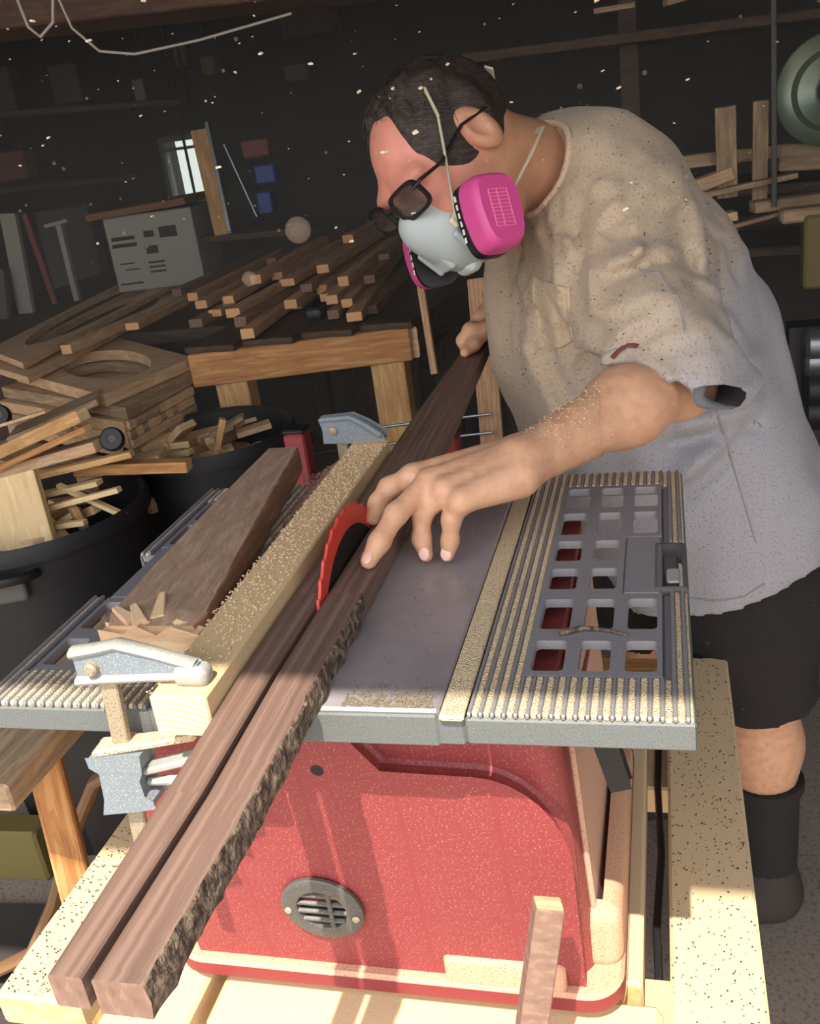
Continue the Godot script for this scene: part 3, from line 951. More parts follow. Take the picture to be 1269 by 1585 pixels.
func clamps() -> void:
	# front clamp: jaw over the fence board, bar down past the table edge
	var t := thing("bar_clamp", Vector3(-0.39, 0.80, -0.512), "blue gray bar clamp gripping the near end of the fence board", "clamp")
	var mb := MB.new()
	mb.bar(Vector3(-0.3845, 0.9855, -0.5120), Vector3(-0.400, 0.79, -0.512), 0.0135, 0.006, Vector3.BACK, 0.001)
	put("bar", mb, [M.clamp_bar], t)
	mb = MB.new()
	mb.prism(PackedVector2Array([Vector2(-0.407, 0.9635), Vector2(-0.35, 0.9665), Vector2(-0.316, 0.9655), Vector2(-0.311, 0.9695), Vector2(-0.314, 0.9765), Vector2(-0.340, 0.9835), Vector2(-0.372, 0.9915), Vector2(-0.407, 0.9855)]), Vector3(0, 0, -0.516), Vector3.RIGHT, Vector3.UP, Vector3(0, 0, 0.008), 0.001)
	var jaw := put("fixed_jaw", mb, [M.clamp_blue], t)
	mb = MB.new()
	mb.tube([Vector3(-0.4090, 0.9845, -0.5120), Vector3(-0.3900, 0.9875, -0.5120), Vector3(-0.3720, 0.9915, -0.5120), Vector3(-0.3450, 0.9845, -0.5120), Vector3(-0.3160, 0.9755, -0.5120)], 0.0075, 0.006, 10, 0.55)
	put("upper_flange", mb, [M.clamp_top], jaw)
	mb = MB.new()
	mb.tube([Vector3(-0.4090, 0.9630, -0.5110), Vector3(-0.3900, 0.9645, -0.5110), Vector3(-0.3500, 0.9670, -0.5110), Vector3(-0.3160, 0.9685, -0.5110)], 0.0075, 0.0062, 10, 0.55)
	put("lower_flange", mb, [M.clamp_top], jaw)
	mb = MB.new()
	mb.lathe(Vector3(-0.3935, 0.9745, -0.5080), Vector3.BACK, [Vector2(0.0, -0.012), Vector2(0.005, -0.012), Vector2(0.005, 0.004), Vector2(0.0035, 0.006), Vector2(0.0, 0.006)], 14)
	put("rivet", mb, [M.clamp_bar], jaw)
	mb = MB.new()
	mb.rbox(Vector3(-0.3190, 0.9690, -0.5110), Vector3(0.026, 0.015, 0.017), 0.006)
	put("jaw_tip", mb, [M.clamp_top], jaw)
	mb = MB.new()
	mb.prism(PackedVector2Array([Vector2(-0.414, 0.902), Vector2(-0.372, 0.905), Vector2(-0.374, 0.892), Vector2(-0.378, 0.885), Vector2(-0.377, 0.870), Vector2(-0.371, 0.866), Vector2(-0.371, 0.861), Vector2(-0.388, 0.858), Vector2(-0.413, 0.853), Vector2(-0.408, 0.866), Vector2(-0.406, 0.890), Vector2(-0.413, 0.895)]), Vector3(0, 0, -0.521), Vector3.RIGHT, Vector3.UP, Vector3(0, 0, 0.022), 0.002)
	var slide := put("sliding_jaw", mb, [M.clamp_blue], t, 25.0)
	mb = MB.new()
	mb.bar(Vector3(-0.412, 0.9035, -0.511), Vector3(-0.330, 0.9155, -0.516), 0.020, 0.006, Vector3.UP, 0.002, 0, 0, 1, Vector3.ZERO, 0.013, 0.005)
	put("jaw_arm", mb, [M.dust], slide)
	mb = MB.new()
	mb.bar(Vector3(-0.377, 0.887, -0.511), Vector3(-0.332, 0.898, -0.514), 0.014, 0.006, Vector3.UP, 0.002)
	put("jaw_rib", mb, [M.clamp_top], slide)
	mb = MB.new()
	mb.tube([Vector3(-0.376, 0.876, -0.510), Vector3(-0.358, 0.8785, -0.510), Vector3(-0.350, 0.878, -0.510)], 0.003, 0.005, 8)
	put("release_tab", mb, [M.clamp_top], slide)
	# far clamp
	t = thing("bar_clamp", Vector3(-0.37, 0.84, -1.006), "blue gray bar clamp gripping the far end of the fence board", "clamp")
	mb = MB.new()
	mb.bar(Vector3(-0.3680, 0.9785, -1.0200), Vector3(-0.372, 0.80, -1.020), 0.0135, 0.006, Vector3.BACK, 0.001)
	put("bar", mb, [M.clamp_bar], t)
	mb = MB.new()
	mb.prism(PackedVector2Array([Vector2(-0.386, 0.9635), Vector2(-0.345, 0.9625), Vector2(-0.326, 0.9615), Vector2(-0.316, 0.9635), Vector2(-0.318, 0.9695), Vector2(-0.335, 0.9815), Vector2(-0.352, 0.9905), Vector2(-0.388, 0.9895), Vector2(-0.384, 0.9785)]), Vector3(0, 0, -1.026), Vector3.RIGHT, Vector3.UP, Vector3(0, 0, 0.016), 0.003)
	jaw = put("fixed_jaw", mb, [M.clamp_blue], t)
	mb = MB.new()
	mb.tube([Vector3(-0.3880, 0.9895, -1.0140), Vector3(-0.3520, 0.9905, -1.0140), Vector3(-0.3350, 0.9815, -1.0120), Vector3(-0.3180, 0.9685, -1.0120)], 0.006, 0.007, 8, 0.7)
	put("upper_flange", mb, [M.clamp_blue], jaw)
	mb = MB.new()
	mb.lathe(Vector3(-0.3740, 0.9765, -1.0110), Vector3.BACK, [Vector2(0.0, -0.002), Vector2(0.005, -0.002), Vector2(0.005, 0.003), Vector2(0.0, 0.004)], 12)
	put("rivet", mb, [M.clamp_bar], jaw)

# ---------------------------------------------------------------- the sawyer
var HEAD := Transform3D()          # head axes: x his left, y crown, z face
var shirt_body := Field.new()
var sleeve := Field.new()
var folds := []
const LT := Vector3(0.42, -0.01, 0.88)   # across his shoulders, towards his left
const VIEW := Vector3(0.02, -0.16, -0.98)

func fold(a: Vector3, b: Vector3, w: float, amp: float) -> void:
	folds.append([a - VIEW * a.dot(VIEW), (b - a) - VIEW * (b - a).dot(VIEW), 1.0 / w, amp])

var fold_noise := FastNoiseLite.new()
var FAN := Vector3(-0.062, 1.075, -1.15) - VIEW * Vector3(-0.062, 1.075, -1.15).dot(VIEW)
func creases(p: Vector3) -> float:
	var s := 0.0
	var v := p - VIEW * p.dot(VIEW)
	for f in folds:
		var q: Vector3 = v - f[0]
		var d: Vector3 = f[1]
		var h := clampf(q.dot(d) / d.length_squared(), 0.0, 1.0)
		var e: float = (q - d * h).length() * f[2]
		if e < 2.6: s += 1.45 * f[3] * exp(-e * e) * minf(1.0, 4.0 * (1.05 - h))
	# fine folds fanning out from the armpit
	var a := v - FAN
	var r := a.length()
	if r > 0.03 and r < 0.2 and p.y > 0.99:
		var th := atan2(a.y, a.x)
		var wob := fold_noise.get_noise_3d(p.x * 2.0, p.y * 2.0, p.z * 2.0)
		s += 0.0034 * sin(th * 13.0 + wob * 5.0) * smoothstep(0.03, 0.07, r) * (1.0 - smoothstep(0.11, 0.19, r))
	return s + fold_noise.get_noise_3d(p.x, p.y * 0.6, p.z) * 0.012

const SH := Vector3(-0.055, 1.185, -1.20)
const EL := Vector3(0.012, 1.010, -1.0)
const HEMC := Vector3(0.006, 1.022, -0.970)

func shirt_sdf(p: Vector3) -> float:
	var b := shirt_body.at(p)
	var ax := (EL - SH).normalized()
	var s := sleeve.at(p)
	# the cuff is cut across the upper arm and hollow inside
	var pl := (p - Vector3(0.034, 1.001, -1.0)).dot(Vector3(-0.42, -0.885, 0.19).normalized())
	var q := p - SH - Vector3(-0.006, 0.0, 0.020)
	s = maxf(s, pl)
	s = maxf(s, -maxf((q - ax * q.dot(ax)).length() - 0.044, -pl - 0.05))
	var d := smin(b, s, lerpf(0.03, 0.005, smoothstep(-0.09, -0.03, pl)))
	if absf(d) < 0.04: d -= creases(p)
	# bottom hem, collar hole, sleeve mouth
	d = maxf(d, (Vector3(0.06, 0.690, -1.3) - p).dot(Vector3(-0.30, 1.0, 0.10).normalized()))
	d = maxf(d, 0.074 - (p - Vector3(-0.172, 1.246, -1.150)).length())

	return d

func head_sdf(p: Vector3) -> float:
	var q := Vector3(absf(p.x), p.y, p.z)
	var d := ell(p, Vector3(0, 0.018, -0.004), Vector3(0.077, 0.080, 0.090))
	d = smin(d, ell(p, Vector3(0, -0.045, 0.028), Vector3(0.064, 0.086, 0.070)), 0.03)
	d = smin(d, ell(p, Vector3(0, -0.098, 0.052), Vector3(0.040, 0.026, 0.038)), 0.03)
	d = smin(d, ell(q, Vector3(0.03, 0.024, 0.078), Vector3(0.034, 0.013, 0.018)), 0.02)
	d = smin(d, ell(q, Vector3(0.043, -0.034, 0.064), Vector3(0.026, 0.024, 0.026)), 0.02)
	# eye hollows and lids
	d = -smin(-d, -(0.014 - (q - Vector3(0.033, 0.002, 0.101)).length()) * -1.0, 0.012) if false else maxf(d, 0.013 - (q - Vector3(0.033, 0.001, 0.104)).length())
	d = smin(d, (q - Vector3(0.033, 0.0, 0.079)).length() - 0.0135, 0.004)
	# nose and lips
	var n := Vector3(0, -0.004, 0.094); var m := Vector3(0, -0.045, 0.116)
	var h := clampf((p - n).dot(m - n) / (m - n).length_squared(), 0.0, 1.0)
	d = smin(d, (p - n.lerp(m, h)).length() - lerpf(0.008, 0.0115, h), 0.012)
	d = smin(d, ell(q, Vector3(0.012, -0.048, 0.104), Vector3(0.009, 0.008, 0.010)), 0.008)
	d = smin(d, ell(p, Vector3(0, -0.070, 0.098), Vector3(0.024, 0.005, 0.009)), 0.006)
	d = smin(d, ell(p, Vector3(0, -0.080, 0.096), Vector3(0.021, 0.006, 0.009)), 0.006)
	# ears with a hollow
	var e := q - Vector3(0.079, -0.006, -0.006)
	e = Vector3(e.x, e.y * 0.97 + e.z * 0.2, e.z * 0.97 - e.y * 0.2)
	var ear := ell(e, Vector3.ZERO, Vector3(0.011, 0.034, 0.021))
	ear = maxf(ear, -ell(e, Vector3(0.012, 0.003, 0.002), Vector3(0.008, 0.021, 0.011)))
	d = smin(d, ear, 0.008)
	# neck, in the head's axes
	return smin(d, neck.at(p), 0.03)

var neck := Field.new()

func hair_sdf(p: Vector3) -> float:
	var q := Vector3(absf(p.x), p.y, p.z)
	var wv := 0.0022 * sin(p.x * 60.0 + p.z * 90.0) + 0.0015 * sin(p.x * 210.0 - p.z * 40.0)
	var d := ell(p, Vector3(0, 0.019, -0.010), Vector3(0.085, 0.088, 0.096)) - wv
	d = maxf(d, (p.z - minf(0.056, 0.046 + (p.y + 0.03) * 0.5) + maxf(0.0, p.y - 0.035) * 0.45 - (0.02 if p.x < 0.0 else 0.0) * 0.0) * 0.92 - wv)
	d = maxf(d, -0.060 - p.y + p.z * 0.3)
	d = maxf(d, 0.024 - (q - Vector3(0.088, -0.012, -0.006)).length())
	return d

func add_nets(am: ArrayMesh, r: Array, m: Material, x := Transform3D(), cols := PackedColorArray()) -> void:
	var V: PackedVector3Array = r[0]; var N: PackedVector3Array = r[1]
	if x != Transform3D():
		var v2 := PackedVector3Array(); var n2 := PackedVector3Array()
		for i in V.size():
			v2.append(x * V[i]); n2.append((x.basis * N[i]).normalized())
		V = v2; N = n2
	var arr := []
	arr.resize(Mesh.ARRAY_MAX)
	arr[Mesh.ARRAY_VERTEX] = V; arr[Mesh.ARRAY_NORMAL] = N; arr[Mesh.ARRAY_INDEX] = r[2]
	if cols.size(): arr[Mesh.ARRAY_COLOR] = cols
	am.add_surface_from_arrays(Mesh.PRIMITIVE_TRIANGLES, arr)
	am.surface_set_material(am.get_surface_count() - 1, m)

func part_mesh(called: String, am: ArrayMesh, parent: Node3D, at := Vector3.ZERO) -> MeshInstance3D:
	var o := MeshInstance3D.new()
	o.name = called
	o.mesh = am
	o.position = at
	parent.add_child(o, true)
	return o

func hand_field() -> Field:
	var f := Field.new()
	f.k = 0.0065
	var w := Vector3(-0.128, 1.003, -0.800)
	# palm: four metacarpals and the web between them
	var mcp := [Vector3(-0.224, 1.000, -0.790), Vector3(-0.205, 1.001, -0.773), Vector3(-0.188, 0.998, -0.760), Vector3(-0.172, 0.993, -0.748)]
	var wr := [Vector3(-0.138, 1.003, -0.822), Vector3(-0.134, 1.004, -0.808), Vector3(-0.131, 1.002, -0.795), Vector3(-0.128, 0.998, -0.783)]
	for i in 4: f.bone(wr[i], mcp[i], 0.019, 0.0118)
	f.bone(w, w.lerp(mcp[1], 0.5) - Vector3(0, 0.008, 0), 0.021, 0.018)
	# fingers
	var chain := [
		[mcp[0], Vector3(-0.250, 0.988, -0.796), Vector3(-0.263, 0.973, -0.796), Vector3(-0.268, 0.9605, -0.790)],
		[mcp[1], Vector3(-0.229, 0.986, -0.738), Vector3(-0.240, 0.971, -0.714), Vector3(-0.2475, 0.9600, -0.701)],
		[mcp[2], Vector3(-0.212, 0.976, -0.759), Vector3(-0.2145, 0.954, -0.755), Vector3(-0.211, 0.941, -0.750)],
		[mcp[3], Vector3(-0.184, 0.974, -0.750), Vector3(-0.188, 0.953, -0.751), Vector3(-0.1915, 0.940, -0.750)],
	]
	var rad := [[0.0106, 0.0093, 0.0084, 0.0072], [0.0108, 0.0094, 0.0088, 0.0076], [0.0102, 0.0086, 0.0078, 0.0068], [0.0096, 0.0080, 0.0072, 0.0062]]
	for i in 4:
		for k in 3: f.bone(chain[i][k], chain[i][k + 1], rad[i][k], rad[i][k + 1])
	# thumb tucked beside the board, leaving the palm near the wrist
	f.bone(Vector3(-0.150, 0.996, -0.822), Vector3(-0.192, 0.980, -0.832), 0.016, 0.0125)
	f.bone(Vector3(-0.192, 0.980, -0.832), Vector3(-0.222, 0.970, -0.828), 0.0118, 0.0105)
	f.bone(Vector3(-0.222, 0.970, -0.828), Vector3(-0.244, 0.961, -0.818), 0.0105, 0.0085)
	return f

func person() -> void:
	var P := thing("person", Vector3(0.05, 0, -1.3), "man in a dusty gray t-shirt and black shorts bending over the saw", "person")
	var org := P.position
	# head axes from the tilt the photograph shows
	var l := Vector3(0.603, 0.305, 0.737).normalized()
	var up := Vector3(-0.647, 0.710, 0.278)
	up = (up - l * l.dot(up)).normalized()
	HEAD = Transform3D(Basis(l, up, l.cross(up)).scaled_local(Vector3.ONE * 0.88), Vector3(-0.231, 1.257, -1.123))
	var inv := HEAD.affine_inverse()
	neck.k = 0.02
	neck.bone(Vector3(0, -0.045, -0.030), inv * Vector3(-0.118, 1.205, -1.245), 0.058, 0.066)

	# ---- body: one skin from head to foot
	var am := ArrayMesh.new()
	var hr := nets(head_sdf, Vector3(-0.13, -0.22, -0.19), Vector3(0.17, 0.15, 0.15), 0.0036)
	var hc := PackedColorArray()
	var rosy := rgb(224, 150, 128).srgb_to_linear(); var tan_ := rgb(204, 152, 120).srgb_to_linear()
	for v in hr[0]: hc.append(tan_.lerp(rosy, smoothstep(-0.02, 0.05, v.z + v.y * 0.3)))
	add_nets(am, hr, M.face, Transform3D(Basis(), -org) * HEAD, hc)
	var hf := hand_field()
	var arm := Field.new()
	arm.k = 0.02
	arm.bone(EL, Vector3(-0.040, 1.012, -0.925), 0.031, 0.0350)
	arm.bone(Vector3(-0.040, 1.012, -0.925), Vector3(-0.126, 1.003, -0.805), 0.0350, 0.0225)
	var hand := func(p: Vector3) -> float: return smin(hf.at(p), arm.at(p), 0.014)
	add_nets(am, nets(hand, Vector3(-0.30, 0.915, -0.90), Vector3(-0.07, 1.07, -0.66), 0.0030), M.skin, Transform3D(Basis(), -org))
	var rest := Field.new()
	rest.k = 0.03
	rest.bone(SH, EL, 0.044, 0.032)
	rest.bone(EL, Vector3(-0.040, 1.012, -0.925), 0.031, 0.0350)
	rest.bone(Vector3(-0.040, 1.012, -0.925), Vector3(-0.078, 1.0085, -0.872), 0.0347, 0.0285)
	# trunk well inside the shirt
	rest.bone(Vector3(-0.128, 1.205, -1.235), Vector3(-0.09, 1.12, -1.31), 0.06, 0.10)
	rest.bone(Vector3(-0.09, 1.12, -1.31), Vector3(0.02, 0.78, -1.33), 0.09, 0.10)
	rest.bone(SH, Vector3(-0.09, 1.14, -1.30), 0.05, 0.08)
	# right arm reaching back along the board
	rest.bone(Vector3(-0.13, 1.15, -1.42), Vector3(-0.16, 1.03, -1.62), 0.05, 0.042)
	rest.bone(Vector3(-0.16, 1.03, -1.62), Vector3(-0.255, 1.0, -1.50), 0.040, 0.026)
	# legs
	for s in [0, 1]:
		var o := Vector3(-0.15, 0, -0.24) * float(s) + Vector3(0.006, 0, -0.05)
		rest.bone(Vector3(0.06, 0.75, -1.25) + o, Vector3(0.108, 0.47, -1.245) + o, 0.095, 0.062)
		rest.bone(Vector3(0.108, 0.47, -1.245) + o, Vector3(0.118, 0.34, -1.265) + o, 0.055, 0.056)
		rest.bone(Vector3(0.118, 0.34, -1.265) + o, Vector3(0.128, 0.10, -1.255) + o, 0.055, 0.033)
		rest.bone(Vector3(0.128, 0.10, -1.255) + o, Vector3(0.128, 0.045, -1.25) + o, 0.036, 0.034)
		rest.bone(Vector3(0.128, 0.045, -1.25) + o, Vector3(0.02, 0.035, -1.22) + o, 0.032, 0.026)
	add_nets(am, nets(rest.at, Vector3(-0.34, -0.02, -1.78), Vector3(0.28, 1.32, -0.85), 0.011), M.skin, Transform3D(Basis(), -org))
	# right hand closed on the far end of the board
	var rh := Field.new()
	rh.k = 0.009
	rh.bone(Vector3(-0.255, 1.0, -1.50), Vector3(-0.272, 0.990, -1.482), 0.024, 0.022)
	for k in 4:
		var o := Vector3(0.0, -0.012 - 0.004 * k, -0.019 * k)
		rh.bone(Vector3(-0.266, 0.998, -1.450) + o, Vector3(-0.288, 1.000, -1.440) + o, 0.011, 0.0098)
		rh.bone(Vector3(-0.288, 1.000, -1.440) + o, Vector3(-0.300, 0.985, -1.436) + o, 0.0098, 0.0088)
		rh.bone(Vector3(-0.300, 0.985, -1.436) + o, Vector3(-0.298, 0.972, -1.436) + o, 0.0088, 0.0076)
	rh.bone(Vector3(-0.262, 0.985, -1.462), Vector3(-0.282, 0.968, -1.425), 0.013, 0.010)
	rh.bone(Vector3(-0.282, 0.968, -1.425), Vector3(-0.292, 0.962, -1.405), 0.010, 0.008)
	add_nets(am, nets(rh.at, Vector3(-0.34, 0.93, -1.56), Vector3(-0.22, 1.05, -1.38), 0.0035), M.skin, Transform3D(Basis(), -org))
	part_mesh("body", am, P)
	flakes("sawdust_on_arm", 1300, 41, 0.0019, func(r: RandomNumberGenerator) -> Vector3:
		for k in 400:
			var c: Vector3 = EL.lerp(Vector3(-0.126, 1.003, -0.805), r.randf()) + Vector3(r.randf_range(-0.035, 0.035), r.randf_range(0.0, 0.045), r.randf_range(-0.035, 0.045))
			if absf(arm.at(c)) < 0.0012: return c
		return EL, M.chip, "pale sawdust flecks stuck along the man's bare forearm")
	# nails on the fingers in view
	for q in [[Vector3(-0.2475, 0.9650, -0.6965), Vector3(-0.3, 0.75, 0.6)], [Vector3(-0.211, 0.945, -0.743), Vector3(0, 0.25, 1)], [Vector3(-0.1915, 0.944, -0.7435), Vector3(0, 0.25, 1)]]:
		var mb := MB.new()
		var n: Vector3 = q[1].normalized()
		var x := Vector3.RIGHT
		x = (x - n * n.dot(x)).normalized()
		mb.ball(q[0] - n * 0.0005, Vector3(0.0050, 0.0062, 0.0016), 10, Basis(x, n.cross(x), n))
		put("fingernail", mb, [M.nail], P)

	# ---- hair
	am = ArrayMesh.new()
	add_nets(am, nets(hair_sdf, Vector3(-0.11, -0.10, -0.14), Vector3(0.11, 0.15, 0.12), 0.0042), M.hair, Transform3D(Basis(), -org) * HEAD)
	part_mesh("hair", am, P)
	var rng := RandomNumberGenerator.new(); rng.seed = 5
	var mb := MB.new()
	for i in 120:
		var th := rng.randf_range(-PI, PI); var ph := rng.randf_range(0.05, 1.25)
		var dir := Vector3(sin(ph) * sin(th), cos(ph), sin(ph) * cos(th))
		var b := Vector3(0, 0.019, -0.010) + dir * Vector3(0.084, 0.087, 0.095)
		if b.z > 0.024: continue
		var fall := Vector3(signf(b.x) * 0.3 + rng.randf_range(-0.5, 0.5), -0.5, 0.75 + rng.randf_range(-0.4, 0.3))
		fall = (fall - dir * fall.dot(dir)).normalized()
		var L := rng.randf_range(0.02, 0.042)
		mb.tube([b, b + fall * L * 0.5 + dir * 0.003, b + fall * L + dir * rng.randf_range(-0.004, 0.003)], 0.0011, 0.0003, 4)
	for i in mb.p.size(): mb.p[i] = HEAD * mb.p[i]
	var st := put("hair_strands", mb, [M.hair], P)
	st.set_meta("kind", "stuff")

	# ---- shirt
	fold_noise.seed = 9; fold_noise.frequency = 7.0; fold_noise.fractal_octaves = 2
	var B := shirt_body
	B.k = 0.055
	var lv := [[Vector3(0.032, 0.66, -1.33), 0.075, 0.140], [Vector3(0.022, 0.76, -1.33), 0.072, 0.142], [Vector3(-0.024, 0.87, -1.33), 0.07, 0.152], [Vector3(-0.056, 0.985, -1.32), 0.075, 0.147], [Vector3(-0.082, 1.09, -1.31), 0.085, 0.118], [Vector3(-0.096, 1.165, -1.29), 0.09, 0.086]]
	for i in lv.size() - 1:
		for s in [-1.0, 1.0]:
			B.bone(lv[i][0] + LT * lv[i][1] * s, lv[i + 1][0] + LT * lv[i + 1][1] * s, lv[i][2], lv[i + 1][2])
	B.bone(SH + Vector3(0, -0.012, 0), Vector3(-0.118, 1.215, -1.25), 0.070, 0.056)
	B.bone(Vector3(-0.118, 1.215, -1.25), Vector3(-0.16, 1.165, -1.42), 0.056, 0.070)
	sleeve.k = 0.04
	sleeve.bone(SH, EL + (EL - SH) * 0.2 + Vector3(-0.008, 0, 0.022), 0.080, 0.060)
	sleeve.bone(SH + Vector3(0.005, -0.05, 0.03), EL + Vector3(-0.004, -0.012, 0.026), 0.068, 0.055)
	# creases: the armhole, the fan from the shoulder, the sleeve, the flank
	var F := func(ax: float, ay: float, bx: float, by: float, w: float, amp: float) -> void:
		fold(Vector3(ax, ay, -1.15), Vector3(bx, by, -1.15), w, amp)
	F.call(-0.093, 1.158, -0.083, 1.100, 0.013, -0.004); F.call(-0.083, 1.105, -0.055, 1.030, 0.013, -0.005)
	F.call(-0.100, 1.19, -0.098, 1.10, 0.010, 0.008); F.call(-0.118, 1.18, -0.112, 1.05, 0.009, 0.007); F.call(-0.135, 1.16, -0.120, 1.00, 0.009, 0.006)
	F.call(-0.075, 1.11, -0.066, 1.055, 0.008, 0.010)
	F.call(-0.050, 1.115, -0.010, 1.13, 0.010, 0.008); F.call(-0.045, 1.098, 0.008, 1.115, 0.008, -0.007); F.call(-0.055, 1.065, 0.0, 1.085, 0.009, 0.006)
	F.call(-0.040, 1.045, 0.02, 1.075, 0.010, 0.007); F.call(-0.035, 1.030, 0.0, 1.052, 0.008, -0.006); F.call(-0.06, 1.20, -0.02, 1.14, 0.011, 0.006)
	F.call(-0.085, 1.21, -0.05, 1.16, 0.010, 0.006); F.call(0.015, 1.16, 0.032, 1.08, 0.012, -0.010)
	F.call(0.035, 0.975, 0.105, 0.995, 0.012, 0.010); F.call(0.035, 0.950, 0.098, 0.962, 0.013, -0.005); F.call(0.02, 0.925, 0.11, 0.945, 0.013, 0.009)
	F.call(0.00, 0.900, 0.10, 0.915, 0.012, -0.010); F.call(0.01, 0.830, 0.065, 0.885, 0.013, -0.009); F.call(0.065, 0.885, 0.10, 0.925, 0.013, -0.006); F.call(0.02, 0.865, 0.09, 0.925, 0.015, 0.012)
	F.call(-0.165, 1.02, -0.12, 0.90, 0.012, 0.008); F.call(-0.15, 1.06, -0.10, 0.92, 0.012, -0.006)
	var r := nets(shirt_sdf, Vector3(-0.34, 0.55, -1.66), Vector3(0.27, 1.32, -0.94), 0.0068)
	var cols := PackedColorArray()
	var dusty := rgb(190, 168, 142).srgb_to_linear(); var clean := rgb(164, 162, 168).srgb_to_linear()
	var cn := FastNoiseLite.new(); cn.seed = 3; cn.frequency = 9.0
	for i in r[0].size():
		var p: Vector3 = r[0][i]
		var s: float = (p.y - 1.0) - (p.x + 0.02) * 1.15 + r[1][i].y * 0.05 + cn.get_noise_3dv(p) * 0.07
		cols.append(clean.lerp(dusty, smoothstep(-0.10, 0.14, s)))
	am = ArrayMesh.new()
	add_nets(am, r, M.shirt, Transform3D(Basis(), -org), cols)
	var shirt := part_mesh("t_shirt", am, P)
	var on_shirt := []
	for i in r[0].size():
		if r[1][i].y > -0.2 and r[1][i].z > -0.2 and r[0][i].y - 1.0 - r[0][i].x > 0.02: on_shirt.append(r[0][i])
	for q in [[900, 43, 0.0019, M.dust, "pale sawdust flakes clinging to the man's dusty shirt"], [600, 44, 0.0018, M.bark, "dark sawdust flakes clinging to the man's dusty shirt"]]:
		flakes("sawdust_on_shirt", q[0], q[1], q[2], func(g: RandomNumberGenerator) -> Vector3: return on_shirt[g.randi() % on_shirt.size()] + Vector3(g.randf_range(-0.003, 0.003), g.randf_range(-0.003, 0.003), 0.0), q[3], q[4])
	# pocket, sleeve hem, seam and a small dark tab
	var trace := func(p: Vector3) -> Vector3:
		var q := p
		for k in 60:
			var d := shirt_sdf(q)
			if d < 0.0004: break
			q += VIEW * d * 0.7
		return q
	mb = MB.new()
	var rows := []
	for j in 9:
		var v := j / 8.0
		var row := []
		for i in 9:
			var w := i / 8.0
			var top := Vector3(-0.152, 1.122, -1.05).lerp(Vector3(-0.100, 1.108, -1.05), w)
			var bot := Vector3(-0.155, 1.062, -1.05).lerp(Vector3(-0.098, 1.056, -1.05), w) - Vector3(0, 0.018 * sin(PI * w), 0)
			row.append(trace.call(top.lerp(bot, v)))
		rows.append(row)
	var edge := [rows[0], rows[8]]
	for j in 8:
		for i in 8:
			var e := -VIEW * 0.0025
			var a: Vector3 = rows[j][i] + e; var b: Vector3 = rows[j][i + 1] + e; var c: Vector3 = rows[j + 1][i + 1] + e; var d: Vector3 = rows[j + 1][i] + e
			mb.quad(a, b, c, d, Vector2.ZERO, Vector2.ZERO, Vector2.ZERO, Vector2.ZERO)
	mb.i0 = mb.p.size()
	var rim := []
	for j in 9: rim.append(rows[j][0])
	for i in range(1, 9): rim.append(rows[8][i])
	for j in range(7, -1, -1): rim.append(rows[j][8])
	var rim2 := []
	for q in rim: rim2.append(q - VIEW * 0.001)
	mb.tube(rim2, 0.0022, 0.0022, 6)
	var mpocket := M.shirt.duplicate() as StandardMaterial3D
	mpocket.vertex_color_use_as_albedo = false
	mpocket.albedo_color = rgb(204, 180, 150)
	put("pocket", mb, [mpocket], shirt, 60.0)
	for q in [[[-0.068, 1.055], [-0.048, 1.063], [-0.02, 1.062], [0.012, 1.043], [0.038, 1.010]], [[-0.052, 1.128], [-0.03, 1.137], [-0.005, 1.132], [0.012, 1.105], [0.018, 1.07], [0.008, 1.045], [-0.012, 1.03]], [[0.045, 0.985], [0.06, 0.93], [0.075, 0.87], [0.098, 0.78]], [[0.0, 0.722], [0.04, 0.720], [0.08, 0.725], [0.11, 0.745]]]:
		mb = MB.new()
		var pts := []
		for k in q.size() - 1:
			for m in 5:
				pts.append(trace.call(Vector3(lerpf(q[k][0], q[k + 1][0], m / 5.0), lerpf(q[k][1], q[k + 1][1], m / 5.0), -0.95)))
		mb.tube(pts, 0.0013, 0.0013, 5)
		put("seam", mb, [M.seam], shirt)
	mb = MB.new()
	var tp := []
	for k in 6: tp.append(trace.call(Vector3(lerpf(-0.053, -0.027, k / 5.0), 1.054 + 0.006 * sin(PI * k / 5.0) + 0.002 * k, -0.95)) - VIEW * 0.001)
	mb.tube(tp, 0.0045, 0.0045, 8, 0.4)
	put("sleeve_tab", mb, [M.maroon], shirt)
	# collar band
	mb = MB.new()
	var cp := []
	for k in 25:
		var a := TAU * k / 24.0
		var n := Vector3(-0.64, 0.40, 0.66).normalized()
		var x := n.cross(Vector3.UP).normalized(); var y := x.cross(n)
		var hit := Vector3.ZERO
		for b in 60:
			var be := -0.4 + b * 0.03
			hit = Vector3(-0.172, 1.246, -1.150) + ((x * cos(a) + y * sin(a)) * cos(be) - n * sin(be)) * 0.0755
			if shirt_sdf(hit) < 0.001: break
		cp.append(hit)
	mb.tube(cp, 0.0038, 0.0038, 8)
	put("collar", mb, [mpocket], shirt)

	# ---- shorts, socks, shoes
	var sf := Field.new()
	sf.k = 0.05
	sf.bone(Vector3(0.022, 0.76, -1.33) + LT * 0.06, Vector3(0.091, 0.62, -1.29), 0.112, 0.115)
	sf.bone(Vector3(0.022, 0.76, -1.33) - LT * 0.06, Vector3(-0.054, 0.62, -1.52), 0.112, 0.115)
	sf.bone(Vector3(0.091, 0.64, -1.30), Vector3(0.111, 0.40, -1.295), 0.112, 0.086)
	sf.bone(Vector3(-0.054, 0.64, -1.52), Vector3(-0.039, 0.40, -1.535), 0.112, 0.086)
	var sn := FastNoiseLite.new(); sn.seed = 12; sn.frequency = 6.0
